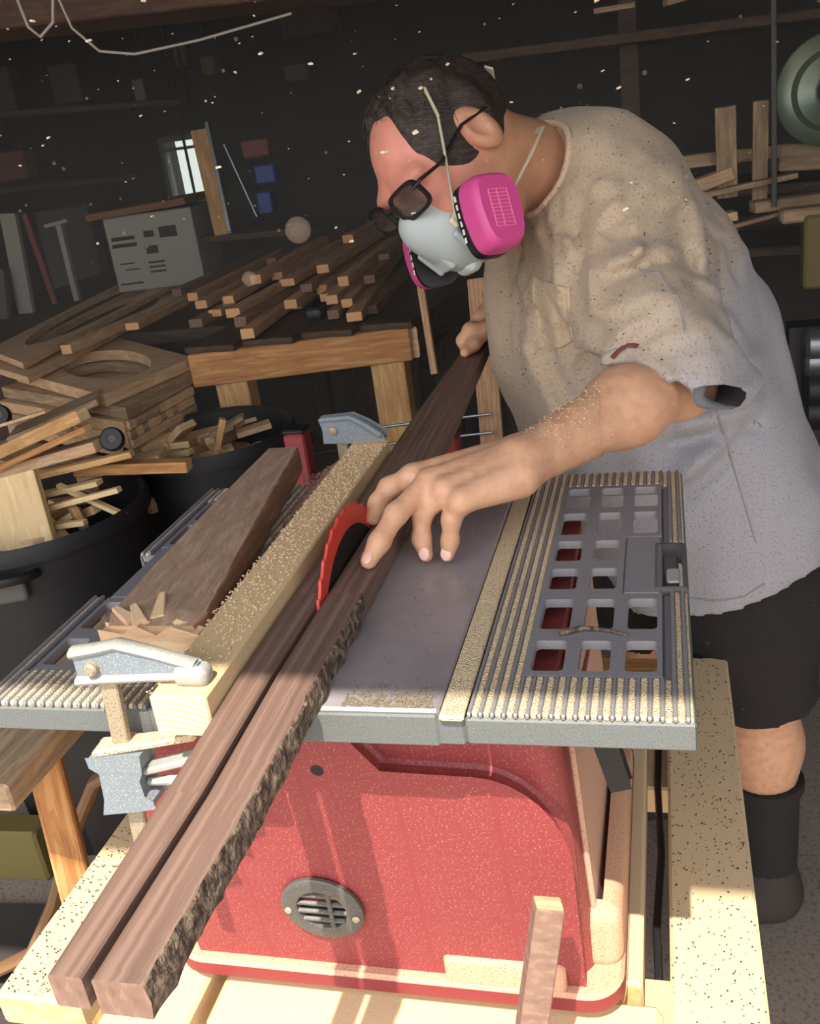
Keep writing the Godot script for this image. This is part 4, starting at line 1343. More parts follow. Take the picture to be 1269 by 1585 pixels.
	var shorts := func(p: Vector3) -> float:
		var d := maxf(sf.at(p) - sn.get_noise_3d(p.x, p.y * 0.4, p.z) * 0.012, 0.432 - p.y + (p.x - 0.1) * 0.12)
		for c in [Vector3(0.112, 0.40, -1.295), Vector3(-0.038, 0.40, -1.535)]:
			if p.y < 0.47: d = maxf(d, 0.069 - Vector2(p.x - c.x, p.z - c.z).length())
		return d
	am = ArrayMesh.new()
	add_nets(am, nets(shorts, Vector3(-0.23, 0.36, -1.71), Vector3(0.27, 0.9, -1.06), 0.011), M.shorts, Transform3D(Basis(), -org))
	part_mesh("shorts", am, P)
	for s in [0, 1]:
		var o := Vector3(-0.15, 0, -0.24) * float(s) + Vector3(0.006, 0, -0.05)
		mb = MB.new()
		mb.tube([Vector3(0.1205, 0.275, -1.264) + o, Vector3(0.1215, 0.262, -1.263) + o, Vector3(0.1255, 0.16, -1.258) + o, Vector3(0.128, 0.09, -1.252) + o], 0.0585, 0.042, 18)
		mb.lathe(Vector3(0.1205, 0.262, -1.264) + o, Vector3.UP, [Vector2(0.050, 0.0), Vector2(0.060, 0.0), Vector2(0.061, 0.008), Vector2(0.059, 0.016), Vector2(0.050, 0.016)], 20)
		put("sock", mb, [M.sock], P)
		var shf := Field.new(); shf.k = 0.03
		shf.bone(Vector3(0.135, 0.052, -1.255) + o, Vector3(0.03, 0.042, -1.222) + o, 0.043, 0.038)
		shf.bone(Vector3(0.128, 0.10, -1.252) + o, Vector3(0.128, 0.06, -1.25) + o, 0.045, 0.045)
		var shoe := func(p: Vector3) -> float: return maxf(shf.at(p), 0.004 - p.y)
		am = ArrayMesh.new()
		add_nets(am, nets(shoe, Vector3(-0.03, -0.01, -1.32) + o, Vector3(0.21, 0.17, -1.16) + o, 0.009), M.shoe, Transform3D(Basis(), -org))
		part_mesh("shoe", am, P)
	glasses(); respirator()

func on_head(mb: MB) -> MB:
	for i in mb.p.size(): mb.p[i] = HEAD * mb.p[i]
	return mb

func glasses() -> void:
	var G := thing("eyeglasses", HEAD * Vector3(0, -0.02, 0.11), "black framed eyeglasses on the bending man's face", "glasses")
	var B := Basis(Vector3.RIGHT, -0.10)
	for s in [-1.0, 1.0]:
		var c := Vector3(0.0435 * s, 0.012, 0.1050)
		var yaw := Basis(Vector3.UP, 0.16 * s) * B
		var o := PackedVector3Array(); var i_ := PackedVector3Array()
		for k in 32:
			var a := TAU * k / 32.0
			var e := Vector2(signf(cos(a)) * pow(absf(cos(a)), 0.52), signf(sin(a)) * pow(absf(sin(a)), 0.6))
			o.append(c + yaw * Vector3(e.x * 0.0350, e.y * 0.0205, -0.0015))
			i_.append(c + yaw * Vector3(e.x * 0.0305, e.y * 0.0160, -0.0015))
		var mb := MB.new()
		mb.ringplate(o, i_, yaw * Vector3(0, 0, 0.004))
		put("rim", on_head(mb), [M.black_plastic], G)
		mb = MB.new()
		var half := PackedVector3Array(); var half2 := PackedVector3Array()
		for v in i_:
			half.append(v + yaw * Vector3(0, 0, 0.0012)); half2.append(v + yaw * Vector3(0, 0, 0.0026))
		mb.loft([half, half2])
		put("lens", on_head(mb), [M.lens], G)
		mb = MB.new()
		mb.tube([c + Vector3(0.027 * s, 0.009, -0.001), c + Vector3(0.037 * s, 0.009, -0.010), Vector3(0.081 * s, 0.010, 0.06), Vector3(0.086 * s, 0.014, 0.01), Vector3(0.085 * s, 0.000, -0.028)], 0.0052, 0.0036, 8, 0.5)
		put("temple", on_head(mb), [M.black_plastic], G)
	var mb2 := MB.new()
	mb2.tube([Vector3(-0.013, 0.016, 0.108), Vector3(0, 0.020, 0.112), Vector3(0.013, 0.016, 0.108)], 0.0026, 0.0026, 8)
	put("bridge", on_head(mb2), [M.black_plastic], G)

func respirator() -> void:
	var keep := HEAD
	HEAD = HEAD * Transform3D(Basis(), Vector3(0.002, 0.007, -0.002))
	var R := thing("respirator", HEAD * Vector3(0, -0.08, 0.10), "gray half mask respirator with two pink cartridges on the man", "respirator")
	var face := func(p: Vector3) -> float:
		var q := Vector3(absf(p.x), p.y, p.z)
		var d := ell(p, Vector3(0, -0.064, 0.085), Vector3(0.052, 0.058, 0.044))
		d = smin(d, ell(p, Vector3(0, -0.032, 0.110), Vector3(0.025, 0.028, 0.022)), 0.02)
		d = smin(d, ell(q, Vector3(0.046, -0.072, 0.086), Vector3(0.022, 0.026, 0.022)), 0.015)
		return d
	var am := ArrayMesh.new()
	add_nets(am, nets(face, Vector3(-0.09, -0.14, 0.02), Vector3(0.09, 0.01, 0.15), 0.0042), M.mask_gray, Transform3D(Basis(), -R.position) * HEAD)
	part_mesh("facepiece", am, R)
	var mb := MB.new()
	mb.rbox(Vector3(0, -0.104, 0.100), Vector3(0.044, 0.026, 0.036), 0.0125, Basis(Vector3.RIGHT, 0.5))
	put("exhale_valve", on_head(mb), [M.mask_pale], R)
	mb = MB.new()
	mb.rbox(Vector3(0, -0.072, 0.122), Vector3(0.030, 0.040, 0.012), 0.0055, Basis(Vector3.RIGHT, -0.05))
	put("center_boss", on_head(mb), [M.mask_gray], R)
	for s in [-1.0, 1.0]:
		# cartridge: a rounded wedge on a black ring
		var ax := Vector3(s, -0.05, -0.18).normalized()
		var lo := Vector3(0.0, -0.70, 0.71)
		lo = (lo - ax * ax.dot(lo)).normalized()
		var wd := ax.cross(lo)
		var c := Vector3(0.068 * s, -0.076, 0.086)
		mb = MB.new()
		var prof := [[0.010, 0.93, 0.0], [0.013, 1.0, 0.0], [0.034, 1.0, 0.0], [0.042, 0.95, 0.0], [0.047, 0.86, 0.0]]
		var rings := []
		for q in prof:
			var ring := PackedVector3Array()
			for k in 40:
				var a := TAU * k / 40.0
				var e := Vector2(signf(cos(a)) * pow(absf(cos(a)), 0.5), signf(sin(a)) * pow(absf(sin(a)), 0.5))
				var taper := 1.0 - 0.16 * maxf(e.x, 0.0)
				ring.append(c + ax * q[0] + lo * e.x * 0.045 * q[1] + wd * e.y * 0.033 * q[1] * taper)
			rings.append(ring)
		mb.loft(rings)
		var cart := put("cartridge", on_head(mb), [M.pink], R, 30.0)
		mb = MB.new()
		rings = []
		for q in [0.0, 0.012]:
			var ring := PackedVector3Array()
			for k in 40:
				var a := TAU * k / 40.0
				var e := Vector2(signf(cos(a)) * pow(absf(cos(a)), 0.5), signf(sin(a)) * pow(absf(sin(a)), 0.5))
				ring.append(c + ax * q + lo * e.x * 0.0455 + wd * e.y * 0.0325 * (1.0 - 0.16 * maxf(e.x, 0.0)))
			rings.append(ring)
		mb.loft(rings)
		put("label_band", on_head(mb), [M.black_plastic], cart)
		mb = MB.new()
		for k in 11:
			var h := -0.022 + k * 0.0044
			mb.bar(c + ax * 0.0474 + lo * h - wd * 0.015, c + ax * 0.0474 + lo * h + wd * 0.012, 0.0011, 0.0012, ax, 0.0003)
		for k in [-0.015, -0.003, 0.012]:
			mb.bar(c + ax * 0.0474 - lo * 0.022 + wd * k, c + ax * 0.0474 + lo * 0.022 + wd * k, 0.0011, 0.0012, ax, 0.0003)
		put("grille_lines", on_head(mb), [M.pink_line], cart)
		mb = MB.new()
		for k in 6:
			var h := -0.028 + k * 0.010
			mb.box(c + ax * 0.0055 + lo * h + wd * 0.0322 * -1.0, Vector3(0.0066, 0.0032, 0.0012), 0.0002, Basis(lo, ax, lo.cross(ax)))
			mb.box(c + ax * 0.0055 + lo * h + wd * 0.0322, Vector3(0.0066, 0.0032, 0.0012), 0.0002, Basis(lo, ax, lo.cross(ax)))
		put("label_print", on_head(mb), [M.white_print], cart)
		# straps
		mb = MB.new()
		mb.tube([Vector3(0.058 * s, -0.052, 0.098), Vector3(0.071 * s, -0.022, 0.076), Vector3(0.079 * s, 0.010, 0.046), Vector3(0.080 * s, 0.035, 0.020), Vector3(0.072 * s, 0.062, 0.0)], 0.0088, 0.0088, 8, 0.2)
		put("head_strap", on_head(mb), [M.strap], R)
		mb = MB.new()
		mb.tube([Vector3(0.060 * s, -0.088, 0.078), Vector3(0.076 * s, -0.088, 0.03), Vector3(0.078 * s, -0.085, -0.02), Vector3(0.062 * s, -0.085, -0.068), Vector3(0, -0.085, -0.092)], 0.0055, 0.0055, 8, 0.28)
		put("neck_strap", on_head(mb), [M.strap], R)
		mb = MB.new()
		mb.rbox(Vector3(0.0585 * s, -0.050, 0.098), Vector3(0.008, 0.014, 0.020), 0.003, Basis(Vector3.UP, 0.5 * s))
		put("buckle", on_head(mb), [M.strap], R)
		mb = MB.new()
		mb.rbox(Vector3(0.0545 * s, -0.078, 0.108), Vector3(0.010, 0.042, 0.014), 0.004, Basis(Vector3.UP, 0.5 * s))
		put("strap_yoke", on_head(mb), [M.mask_gray], R)
	mb = MB.new()
	mb.box(Vector3(0.026, 0.000, -0.104), Vector3(0.012, 0.024, 0.003), 0.0006, Basis(Vector3.FORWARD, 0.9))
	put("strap_end", on_head(mb), [M.strap], R)
	HEAD = keep

# ---------------------------------------------------------------- work table with the heap of strips
func stick(called: String, a: Vector3, b: Vector3, w: float, h: float, side: Material, endm: Material, label: String, cat := "strip", group := "", up := Vector3.UP) -> MeshInstance3D:
	var mb := MB.new()
	mb.bar(a, b, w, h, up, minf(w, h) * 0.06, 0, 1)
	var o := put(called, mb, [side, endm])
	tag(o, label, cat, group)
	return o

func work_table() -> void:
	var t := thing("work_table", Vector3(-0.85, 0, -2.6), "wooden work table with pale legs carrying the heap of strips", "work table")
	var mb := MB.new()
	mb.bar(Vector3(-1.085, 0.812, -2.055), Vector3(-0.575, 0.812, -2.165), 0.04, 0.078, Vector3.UP, 0.003, 0, 1)
	put("apron", mb, [M.orange, M.cut_wood], t)
	mb = MB.new()
	mb.bar(Vector3(-0.575, 0.812, -2.165), Vector3(-0.48, 0.812, -3.5), 0.04, 0.078, Vector3.UP, 0.003, 0, 1)
	put("apron", mb, [M.dark_wood, M.cut_wood], t)
	for k in 4:
		mb = MB.new()
		var x := -1.03 + k * 0.135
		mb.bar(Vector3(x, 0.858, -2.052 - k * 0.03), Vector3(x + 0.12, 0.858, -3.6), 0.131, 0.016, Vector3.UP, 0.002, 0, 1)
		put("top_board", mb, [M.dark_wood, M.dark_wood], t)
	for q in [[Vector3(-1.000, 0.775, -2.095), M.pine], [Vector3(-0.635, 0.775, -2.175), M.pine], [Vector3(-1.0, 0.84, -3.3), M.dark_wood], [Vector3(-0.54, 0.84, -3.4), M.dark_wood]]:
		mb = MB.new()
		mb.bar(q[0], Vector3(q[0].x + 0.01, 0.0, q[0].z + 0.01), 0.082, 0.06, Vector3.BACK, 0.003, 0, 1)
		put("leg", mb, [q[1], M.cut_wood], t)
	mb = MB.new()
	mb.bar(Vector3(-1.0, 0.25, -2.7), Vector3(-0.55, 0.25, -2.8), 0.09, 0.04, Vector3.UP, 0.003, 0, 1)
	put("stretcher", mb, [M.dark_wood, M.dark_wood], t)

	var rows := [
		[-0.931, 0.885, -2.061, -1.022, -3.107], [-0.976, 0.900, -2.132, -0.971, -3.225], [-1.009, 0.915, -2.174, -1.008, -3.214], [-1.135, 0.890, -2.338, -1.092, -3.0],
		[-1.162, 0.880, -2.272, -1.167, -2.9], [-1.064, 0.930, -2.282, -1.098, -3.1], [-1.244, 0.920, -2.448, -1.296, -3.304], [-1.399, 0.905, -2.657, -1.408, -3.438],
		[-1.025, 0.940, -2.535, -1.041, -3.299], [-0.884, 0.950, -2.515, -0.913, -3.21], [-0.877, 0.930, -2.348, -0.925, -3.15], [-0.860, 0.912, -2.413, -0.912, -3.227],
		[-0.784, 0.910, -2.260, -0.837, -3.0], [-0.766, 0.885, -2.201, -0.838, -3.042], [-0.743, 0.900, -2.249, -0.852, -3.072], [-0.699, 0.885, -2.153, -0.850, -3.150],
		[-0.695, 0.875, -2.270, -0.766, -3.06], [-0.789, 0.932, -2.385, -0.836, -3.101], [-0.940, 0.972, -2.95, -0.964, -3.6], [-0.759, 0.940, -2.684, -0.807, -3.430],
		[-0.935, 0.880, -2.396, -0.970, -3.098], [-1.044, 0.952, -2.430, -1.078, -3.13], [-1.161, 0.940, -2.849, -1.148, -3.573], [-1.333, 0.890, -2.255, -1.370, -2.888],
		[-1.20, 0.905, -2.40, -1.21, -3.3], [-1.10, 0.912, -2.36, -1.13, -3.2], [-0.96, 0.935, -2.44, -0.99, -3.3], [-0.82, 0.905, -2.33, -0.86, -3.2], [-0.73, 0.925, -2.42, -0.80, -3.3], [-0.90, 0.905, -2.28, -0.93, -3.1], [-0.99, 0.925, -2.5, -1.02, -3.4],
	]
	var special := {0: "brown strip whose pale sawn end reaches lowest over the work table edge", 3: "short loose brown strip sticking out left of the heaped strips", 9: "brown strip with a bright square end high in the middle of the heap", 15: "brown strip with a glowing pale end at the right of the heap", 18: "brown strip end highest at the back of the heap by the mask", 23: "long brown strip lying leftmost beside the arched frame"}
	var nth := "first second third fourth fifth sixth seventh eighth ninth tenth eleventh twelfth thirteenth fourteenth fifteenth sixteenth seventeenth eighteenth nineteenth twentieth twenty-first twenty-second twenty-third twenty-fourth twenty-fifth twenty-sixth twenty-seventh twenty-eighth twenty-ninth thirtieth thirty-first".split(" ")
	var rng := RandomNumberGenerator.new(); rng.seed = 3
	for i in rows.size():
		var r: Array = rows[i]
		var w := rng.randf_range(0.028, 0.038); var h := rng.randf_range(0.018, 0.026)
		var rank := 0
		for q in rows:
			if q[0] / q[2] > r[0] / r[2]: rank += 1
		var lb: String = special[i] if special.has(i) else "%s strip in the heap whose %s sawn end comes %s from the heap's left" % [["brown", "reddish brown", "brown"][i % 3], ["pale", "dark", "pale"][i % 3], nth[rank]]
		stick("wood_strip", Vector3(r[0], r[1], r[2]), Vector3(r[3], r[1] + rng.randf_range(-0.012, 0.004), r[4]), w, h, [M.strip, M.walnut_far, M.strip][i % 3], M.strip_end if i % 3 != 1 else M.walnut_end, lb, "strip", "strips heaped on the work table")
	mb = MB.new()
	mb.rbox(Vector3(-0.83, 0.882, -2.26), Vector3(0.05, 0.034, 0.05), 0.012)
	tag(put("caster", mb, [M.black_plastic]), "black round caster lying among the sawn ends on the work table", "caster")
	# upright sticks by the table's right corner
	stick("upright_strip", Vector3(-0.512, 0.75, -2.10), Vector3(-0.535, 0.985, -2.16), 0.016, 0.012, M.strip, M.strip_end, "thin brown strip standing upright at the table's right corner", "strip", "", Vector3.BACK)
	stick("upright_board", Vector3(-0.40, 0.0, -2.05), Vector3(-0.415, 0.93, -2.25), 0.055, 0.018, M.strip, M.strip, "dark board standing upright behind the far end of the walnut board", "board", "", Vector3.BACK)
	stick("upright_board", Vector3(-0.36, 0.0, -2.2), Vector3(-0.36, 0.87, -2.4), 0.05, 0.02, M.dark_wood, M.dark_wood, "darker short board upright below the man's pushing hand", "board", "", Vector3.BACK)
	# red jack stands behind the saw
	for q in [[Vector3(-0.522, 0.70, -1.24), Vector3(-0.515, 0.905, -1.24), "red steel roller stand post behind the rough plank's far end"], [Vector3(-0.30, 0.66, -1.25), Vector3(-0.298, 0.885, -1.25), "red steel post half hidden behind the walnut board near the wrist"]]:
		mb = MB.new()
		mb.bar(q[0] - Vector3(0, 0.70, 0), q[1], 0.032, 0.03, Vector3.BACK, 0.003)
		mb.bar(q[1] + Vector3(-0.017, 0.004, 0), q[1] + Vector3(0.017, 0.004, 0), 0.031, 0.006, Vector3.UP, 0.003, 1, 1)
		tag(put("roller_stand", mb, [M.red_plain, M.black_plastic]), q[2], "stand")
	# rods and dark crate under the table
	for k in 2:
		mb = MB.new()
		mb.tube([Vector3(-0.95, 0.555 + 0.045 * k, -2.14), Vector3(-0.40, 0.59 + 0.045 * k, -2.14)], 0.0035)
		tag(put("steel_rod", mb, [M.metal]), ["lower thin steel rod crossing under the work table", "upper thin steel rod crossing under the work table"][k], "rod")
	for k in 3:
		stick("dark_board", Vector3(-0.93 + k * 0.13, 0.0, -2.75), Vector3(-0.90 + k * 0.13, 0.72, -2.85), 0.085, 0.02, M.dark_wood, M.dark_wood, ["dark board leaning under the table, left of three", "dark board leaning under the table, middle of three", "dark board leaning under the table, right of three"][k], "board", "", Vector3.BACK)

func arch_frame(called: String, cor: Array, y: float, th: float, label: String, in_: float, m: Material, lens_ := 1.0) -> void:
	# a frame of laminated wood with an oval opening; cor: its four corners (x, z)
	var o := PackedVector3Array(); var q := PackedVector3Array()
	var n := 48
	for k in n:
		var f := float(k) / n * 4.0
		var i := int(f); var t := f - i
		var a: Vector2 = cor[i]; var b: Vector2 = cor[(i + 1) % 4]
		var v := a.lerp(b, t)
		o.append(Vector3(v.x, y, v.y))
		# the same point of a unit square, pushed onto a rounded oval
		var sq := Vector2(-1, -1).lerp(Vector2(1, -1), t)
		if i == 1: sq = Vector2(1, -1).lerp(Vector2(1, 1), t)
		elif i == 2: sq = Vector2(1, 1).lerp(Vector2(-1, 1), t)
		elif i == 3: sq = Vector2(-1, 1).lerp(Vector2(-1, -1), t)
		var e := sq.normalized() * in_
		e = Vector2(e.x, e.y * lens_)
		var w := Vector2((e.x + 1) / 2, (e.y + 1) / 2)
		var c0: Vector2 = cor[0].lerp(cor[1], w.x); var c1: Vector2 = cor[3].lerp(cor[2], w.x)
		var r := c0.lerp(c1, w.y)
		q.append(Vector3(r.x, y, r.y))
	var mb := MB.new()
	mb.ringplate(o, q, Vector3(0, th, 0))
	tag(put(called, mb, [m], null, 25.0), label, "frame")

func frames_and_bins() -> void:
	# low table on the left that carries the arched frames
	var t := thing("side_table", Vector3(-1.75, 0, -3.0), "dark low table at the left under the long arched frames", "table")
	put("tabletop", slab(-2.4, -1.12, 0.80, 0.835, -3.9, -2.45), [M.dark_wood], t)
	for q in [[-2.3, -2.55], [-1.42, -2.55], [-2.3, -3.8], [-1.42, -3.8]]:
		put("leg", slab(q[0] - 0.03, q[0] + 0.03, 0, 0.80, q[1] - 0.03, q[1] + 0.03), [M.dark_wood], t)
	arch_frame("arched_frame", [Vector2(-1.72, -2.18), Vector2(-1.48, -1.98), Vector2(-1.62, -3.15), Vector2(-1.93, -3.40)], 0.862, 0.016, "upper long pale arched wood frame lying at the left", 0.80, M.cut_wood)
	arch_frame("arched_frame", [Vector2(-1.70, -2.12), Vector2(-1.44, -1.93), Vector2(-1.52, -3.05), Vector2(-1.86, -3.28)], 0.838, 0.016, "lower long arched wood frame lying directly under another", 0.78, M.cut_wood)
	stick("frame_rail", Vector3(-1.45, 0.872, -2.12), Vector3(-1.42, 0.872, -2.95), 0.03, 0.024, M.cut_wood, M.strip_end, "pale rail lying along the near side of the arched frames", "rail")
	# stack of laminated frames on a crate
	t = thing("crate", Vector3(-1.37, 0, -2.1), "dark crate hidden under the stack of laminated wood frames", "crate")
	put("crate_body", slab(-1.62, -1.20, 0.0, 0.60, -2.40, -1.85), [M.dark_wood], t)
	var c1 := [Vector2(-1.60, -2.10), Vector2(-1.17, -1.80), Vector2(-1.10, -2.10), Vector2(-1.48, -2.42)]
	arch_frame("hollow_panel", c1, 0.806, 0.026, "topmost laminated wood frame with an oval hole on the stack", 0.80, M.cut_wood, 0.8)
	arch_frame("hollow_panel", [Vector2(-1.62, -2.06), Vector2(-1.12, -1.79), Vector2(-1.09, -2.08), Vector2(-1.50, -2.42)], 0.778, 0.026, "second laminated wood frame down with striped near corner", 0.80, M.gray_pine, 0.8)
	# thick block whose right face shows its glued pieces
	t = thing("laminated_block", Vector3(-1.35, 0.68, -2.1), "thick laminated wood block with checkered end grain under the frames", "block")
	var mb := MB.new()
	mb.prism(PackedVector2Array([Vector2(-1.62, -2.04), Vector2(-1.13, -1.785), Vector2(-1.10, -2.06), Vector2(-1.50, -2.42)]), Vector3(0, 0.690, 0), Vector3.RIGHT, Vector3.BACK, Vector3(0, 0.084, 0), 0.002)
	put("block_body", mb, [M.cut_wood], t)
	var a := Vector3(-1.128, 0, -1.787); var b := Vector3(-1.098, 0, -2.06)
	var rng := RandomNumberGenerator.new(); rng.seed = 8
	var tones := [M.cut_wood, M.pine_pale, M.gray_pine, M.orange]
	for r in 4:
		for k in 11:
			mb = MB.new()
			var p := a.lerp(b, (k + 0.5 + 0.2 * (r % 2)) / 11.4)
			var d := (b - a).normalized()
			mb.box(p + Vector3(0.0, 0.7005 + r * 0.021, 0), Vector3(0.0235, 0.0195, 0.012 + rng.randf() * 0.003), 0.001, Basis(d, Vector3.UP, d.cross(Vector3.UP)))
			put("glued_piece", mb, [tones[rng.randi() % 3]], t)
	for q in [[0.0, 0.25], [0.30, 0.30], [0.64, 0.34]]:
		mb = MB.new()
		var s0 := Vector3(-1.62, 0, -2.035).lerp(Vector3(-1.13, 0, -1.78), q[0]); var s1 := Vector3(-1.62, 0, -2.035).lerp(Vector3(-1.13, 0, -1.78), q[0] + q[1])
		mb.bar(s0 + Vector3(0, 0.731, 0), s1 + Vector3(0, 0.731, 0), 0.01, 0.034, Vector3.UP, 0.001)
		put("glued_piece", mb, [[M.gray_pine, M.cut_wood, M.pine_pale][int(q[0] * 3)]], t)
	stick("stacked_board", Vector3(-1.12, 0.655, -1.74), Vector3(-1.03, 0.665, -2.05), 0.10, 0.034, M.cut_wood, M.cut_wood, "upper brown board under the checkered laminated block", "board")
	stick("stacked_board", Vector3(-1.10, 0.615, -1.70), Vector3(-1.0, 0.625, -2.02), 0.10, 0.034, M.gray_pine, M.cut_wood, "lower brown board under the checkered laminated block", "board")
	stick("stacked_board", Vector3(-1.64, 0.665, -1.98), Vector3(-1.16, 0.665, -1.74), 0.12, 0.03, M.gray_pine, M.cut_wood, "flat gray board at the left foot of the laminated stack", "board")
	# bins
	for q in [[Vector3(-1.195, 0.70, -1.50), 0.218, "big black plastic bin full of offcuts at the left edge", "handle"], [Vector3(-0.975, 0.72, -1.86), 0.185, "black plastic bin of offcuts behind the other, by the table leg", "handle"]]:
		t = thing("trash_bin", Vector3(q[0].x, 0, q[0].z), q[2], "bin")
		var R: float = q[1]
		var h: float = q[0].y
		mb = MB.new()
		mb.lathe(t.position, Vector3.UP, [Vector2(0.0, 0.0), Vector2(R * 0.80, 0.0), Vector2(R * 0.90, h * 0.55), Vector2(R * 0.91, h * 0.56), Vector2(R * 0.95, h * 0.86), Vector2(R * 0.965, h * 0.87), Vector2(R * 0.97, h * 0.95), Vector2(R * 1.03, h * 0.955), Vector2(R * 1.03, h * 0.985), Vector2(R, h), Vector2(R * 0.96, h * 0.99), Vector2(R * 0.93, h * 0.85), Vector2(R * 0.80, 0.06), Vector2(0.0, 0.05)], 48)
		put("bin_body", mb, [M.bin], t)
		var dir := Vector3(0.35, 0, 0.94).normalized() if q[0].x < -1.1 else Vector3(0.9, 0, -0.1).normalized()
		mb = MB.new()
		mb.rbox(t.position + dir * R * 0.99 + Vector3(0, h * 0.90, 0), Vector3(0.055, 0.05, 0.03), 0.008, Basis(Vector3.UP.cross(dir), Vector3.UP, dir))
		put("handle_bracket", mb, [M.gray_dark], t)
		mb = MB.new()
		var pts := []
		var sx := Vector3.UP.cross(dir)
		for k in 9:
			var an := PI * k / 8.0
			pts.append(t.position + dir * (R * 1.0 + 0.045 * sin(an)) + sx * 0.05 * cos(an) + Vector3(0, h * 0.93 + 0.01 * sin(an), 0))
		mb.tube(pts, 0.009)
		put("handle", mb, [M.bin], t)
	offcuts()

func offcuts() -> void:
	var O := [
		[Vector3(-1.33, 0.775, -1.58), Vector3(-1.04, 0.872, -1.52), 0.030, 0.024, "pine", "thick pale stick rising highest from the left bin to the right"],
		[Vector3(-1.31, 0.755, -1.55), Vector3(-1.045, 0.843, -1.53), 0.022, 0.012, "orange", "thin orange stick just under the highest pale stick"],
		[Vector3(-1.32, 0.745, -1.58), Vector3(-1.06, 0.795, -1.58), 0.05, 0.022, "cut", "wide dull brown offcut lying level in the left bin"],
		[Vector3(-1.24, 0.745, -1.52), Vector3(-0.985, 0.778, -1.56), 0.020, 0.012, "pine", "slim pale stick under the black caster in the left bin"],
		[Vector3(-1.13, 0.745, -1.58), Vector3(-0.895, 0.735, -1.60), 0.03, 0.022, "orange", "orange stick with a dark end bridging both bins"],
		[Vector3(-1.22, 0.715, -1.50), Vector3(-1.03, 0.745, -1.50), 0.022, 0.010, "pale", "white thin slat slanting low in the left bin"],
		[Vector3(-1.20, 0.695, -1.47), Vector3(-0.96, 0.748, -1.45), 0.014, 0.010, "pale", "pale lath crossing over another in the left bin"],
		[Vector3(-1.12, 0.742, -1.50), Vector3(-0.975, 0.687, -1.47), 0.012, 0.009, "pale", "pale lath crossing under another, sloping down to the right"],
		[Vector3(-1.20, 0.672, -1.45), Vector3(-1.04, 0.690, -1.44), 0.014, 0.010, "pale", "lowest short pale lath in the left bin"],
		[Vector3(-1.03, 0.742, -1.62), Vector3(-0.885, 0.762, -1.60), 0.018, 0.012, "pale", "white stick lying in the far bin"],
		[Vector3(-1.0, 0.735, -1.72), Vector3(-0.935, 0.785, -1.70), 0.05, 0.016, "cut", "flat brown offcut tilted in the far bin"],
		[Vector3(-0.885, 0.69, -1.66), Vector3(-0.845, 0.80, -1.68), 0.020, 0.014, "pine", "short pale stick standing at the right of the far bin"],
		[Vector3(-0.90, 0.755, -1.72), Vector3(-0.83, 0.785, -1.74), 0.03, 0.010, "gray", "gray slat end poking right out of the far bin"],
		[Vector3(-1.36, 0.815, -1.66), Vector3(-1.20, 0.850, -1.64), 0.016, 0.006, "cut", "thin curved sliver above the left bin at the picture edge"],
		[Vector3(-1.36, 0.78, -1.72), Vector3(-1.18, 0.83, -1.80), 0.10, 0.014, "gray", "wide gray board end lying behind the left bin's sticks"],
		[Vector3(-1.15, 0.72, -1.62), Vector3(-0.98, 0.74, -1.66), 0.06, 0.014, "cut", "flat brown offcut lying under the orange stick"],
		[Vector3(-0.97, 0.705, -1.60), Vector3(-0.90, 0.745, -1.64), 0.05, 0.02, "gray", "short thick offcut wedged at the far bin's rim"],
	]
	var mats := {"pine": M.pine, "orange": M.orange, "cut": M.cut_wood, "pale": M.pine_pale, "gray": M.gray_pine}
	var eye := Vector3(0, 1.3, 0)
	for q in O:
		if "far bin" in q[5]:
			q[0] = eye + (q[0] - eye) * 1.09; q[1] = eye + (q[1] - eye) * 1.09
		stick("offcut", q[0], q[1], q[2], q[3], mats[q[4]], M.pine_pale, q[5], "offcut", "offcuts in the black bins")
	stick("offcut_plank", Vector3(-1.125, 0.60, -1.375), Vector3(-1.165, 0.79, -1.43), 0.105, 0.02, M.pine_pale, M.pine_pale, "broad pale plank piece standing in the left bin at the edge", "plank", "offcuts in the black bins", Vector3(0.25, 0, 1))
	# loose small chips that fill the bins
	var rng := RandomNumberGenerator.new(); rng.seed = 21
	for b in [Vector3(-1.195, 0.66, -1.50), Vector3(-0.975, 0.68, -1.86)]:
		for k in 16:
			var an := rng.randf() * TAU; var rr := sqrt(rng.randf()) * 0.13
			var p: Vector3 = b + Vector3(cos(an) * rr, rng.randf_range(-0.02, 0.03), sin(an) * rr)
			var d := Vector3(rng.randf_range(-1, 1), rng.randf_range(-0.2, 0.25), rng.randf_range(-1, 1)).normalized() * rng.randf_range(0.03, 0.06)
			stick("wood_chunk", p - d, p + d, rng.randf_range(0.018, 0.045), rng.randf_range(0.008, 0.02), [M.cut_wood, M.pine, M.gray_pine, M.pine_pale][k % 4], M.pine_pale, "small wood chunk filling the left black bin" if b.x < -1.1 else "small wood chunk filling the far black bin", "offcut", "chunks in the left bin" if b.x < -1.1 else "chunks in the far bin")
	for q in [[Vector3(-1.02, 0.808, -1.56), "black caster wheel resting on the sticks in the middle of the bin"], [Vector3(-1.345, 0.835, -1.68), "black caster wheel at the left edge above the bin"]]:
		var t := thing("caster", q[0] - Vector3(0, 0.02, 0), q[1], "caster")
		var mb := MB.new()
		mb.lathe(q[0], Vector3(0.3, 0.4, 0.85), [Vector2(0.008, -0.010), Vector2(0.020, -0.010), Vector2(0.023, -0.006), Vector2(0.023, 0.006), Vector2(0.020, 0.010), Vector2(0.008, 0.010)], 24, 0, true)
		put("tyre", mb, [M.black_plastic], t)
		mb = MB.new()
		mb.lathe(q[0], Vector3(0.3, 0.4, 0.85), [Vector2(0.0, -0.008), Vector2(0.0085, -0.008), Vector2(0.0085, 0.008), Vector2(0.0, 0.008)], 16)
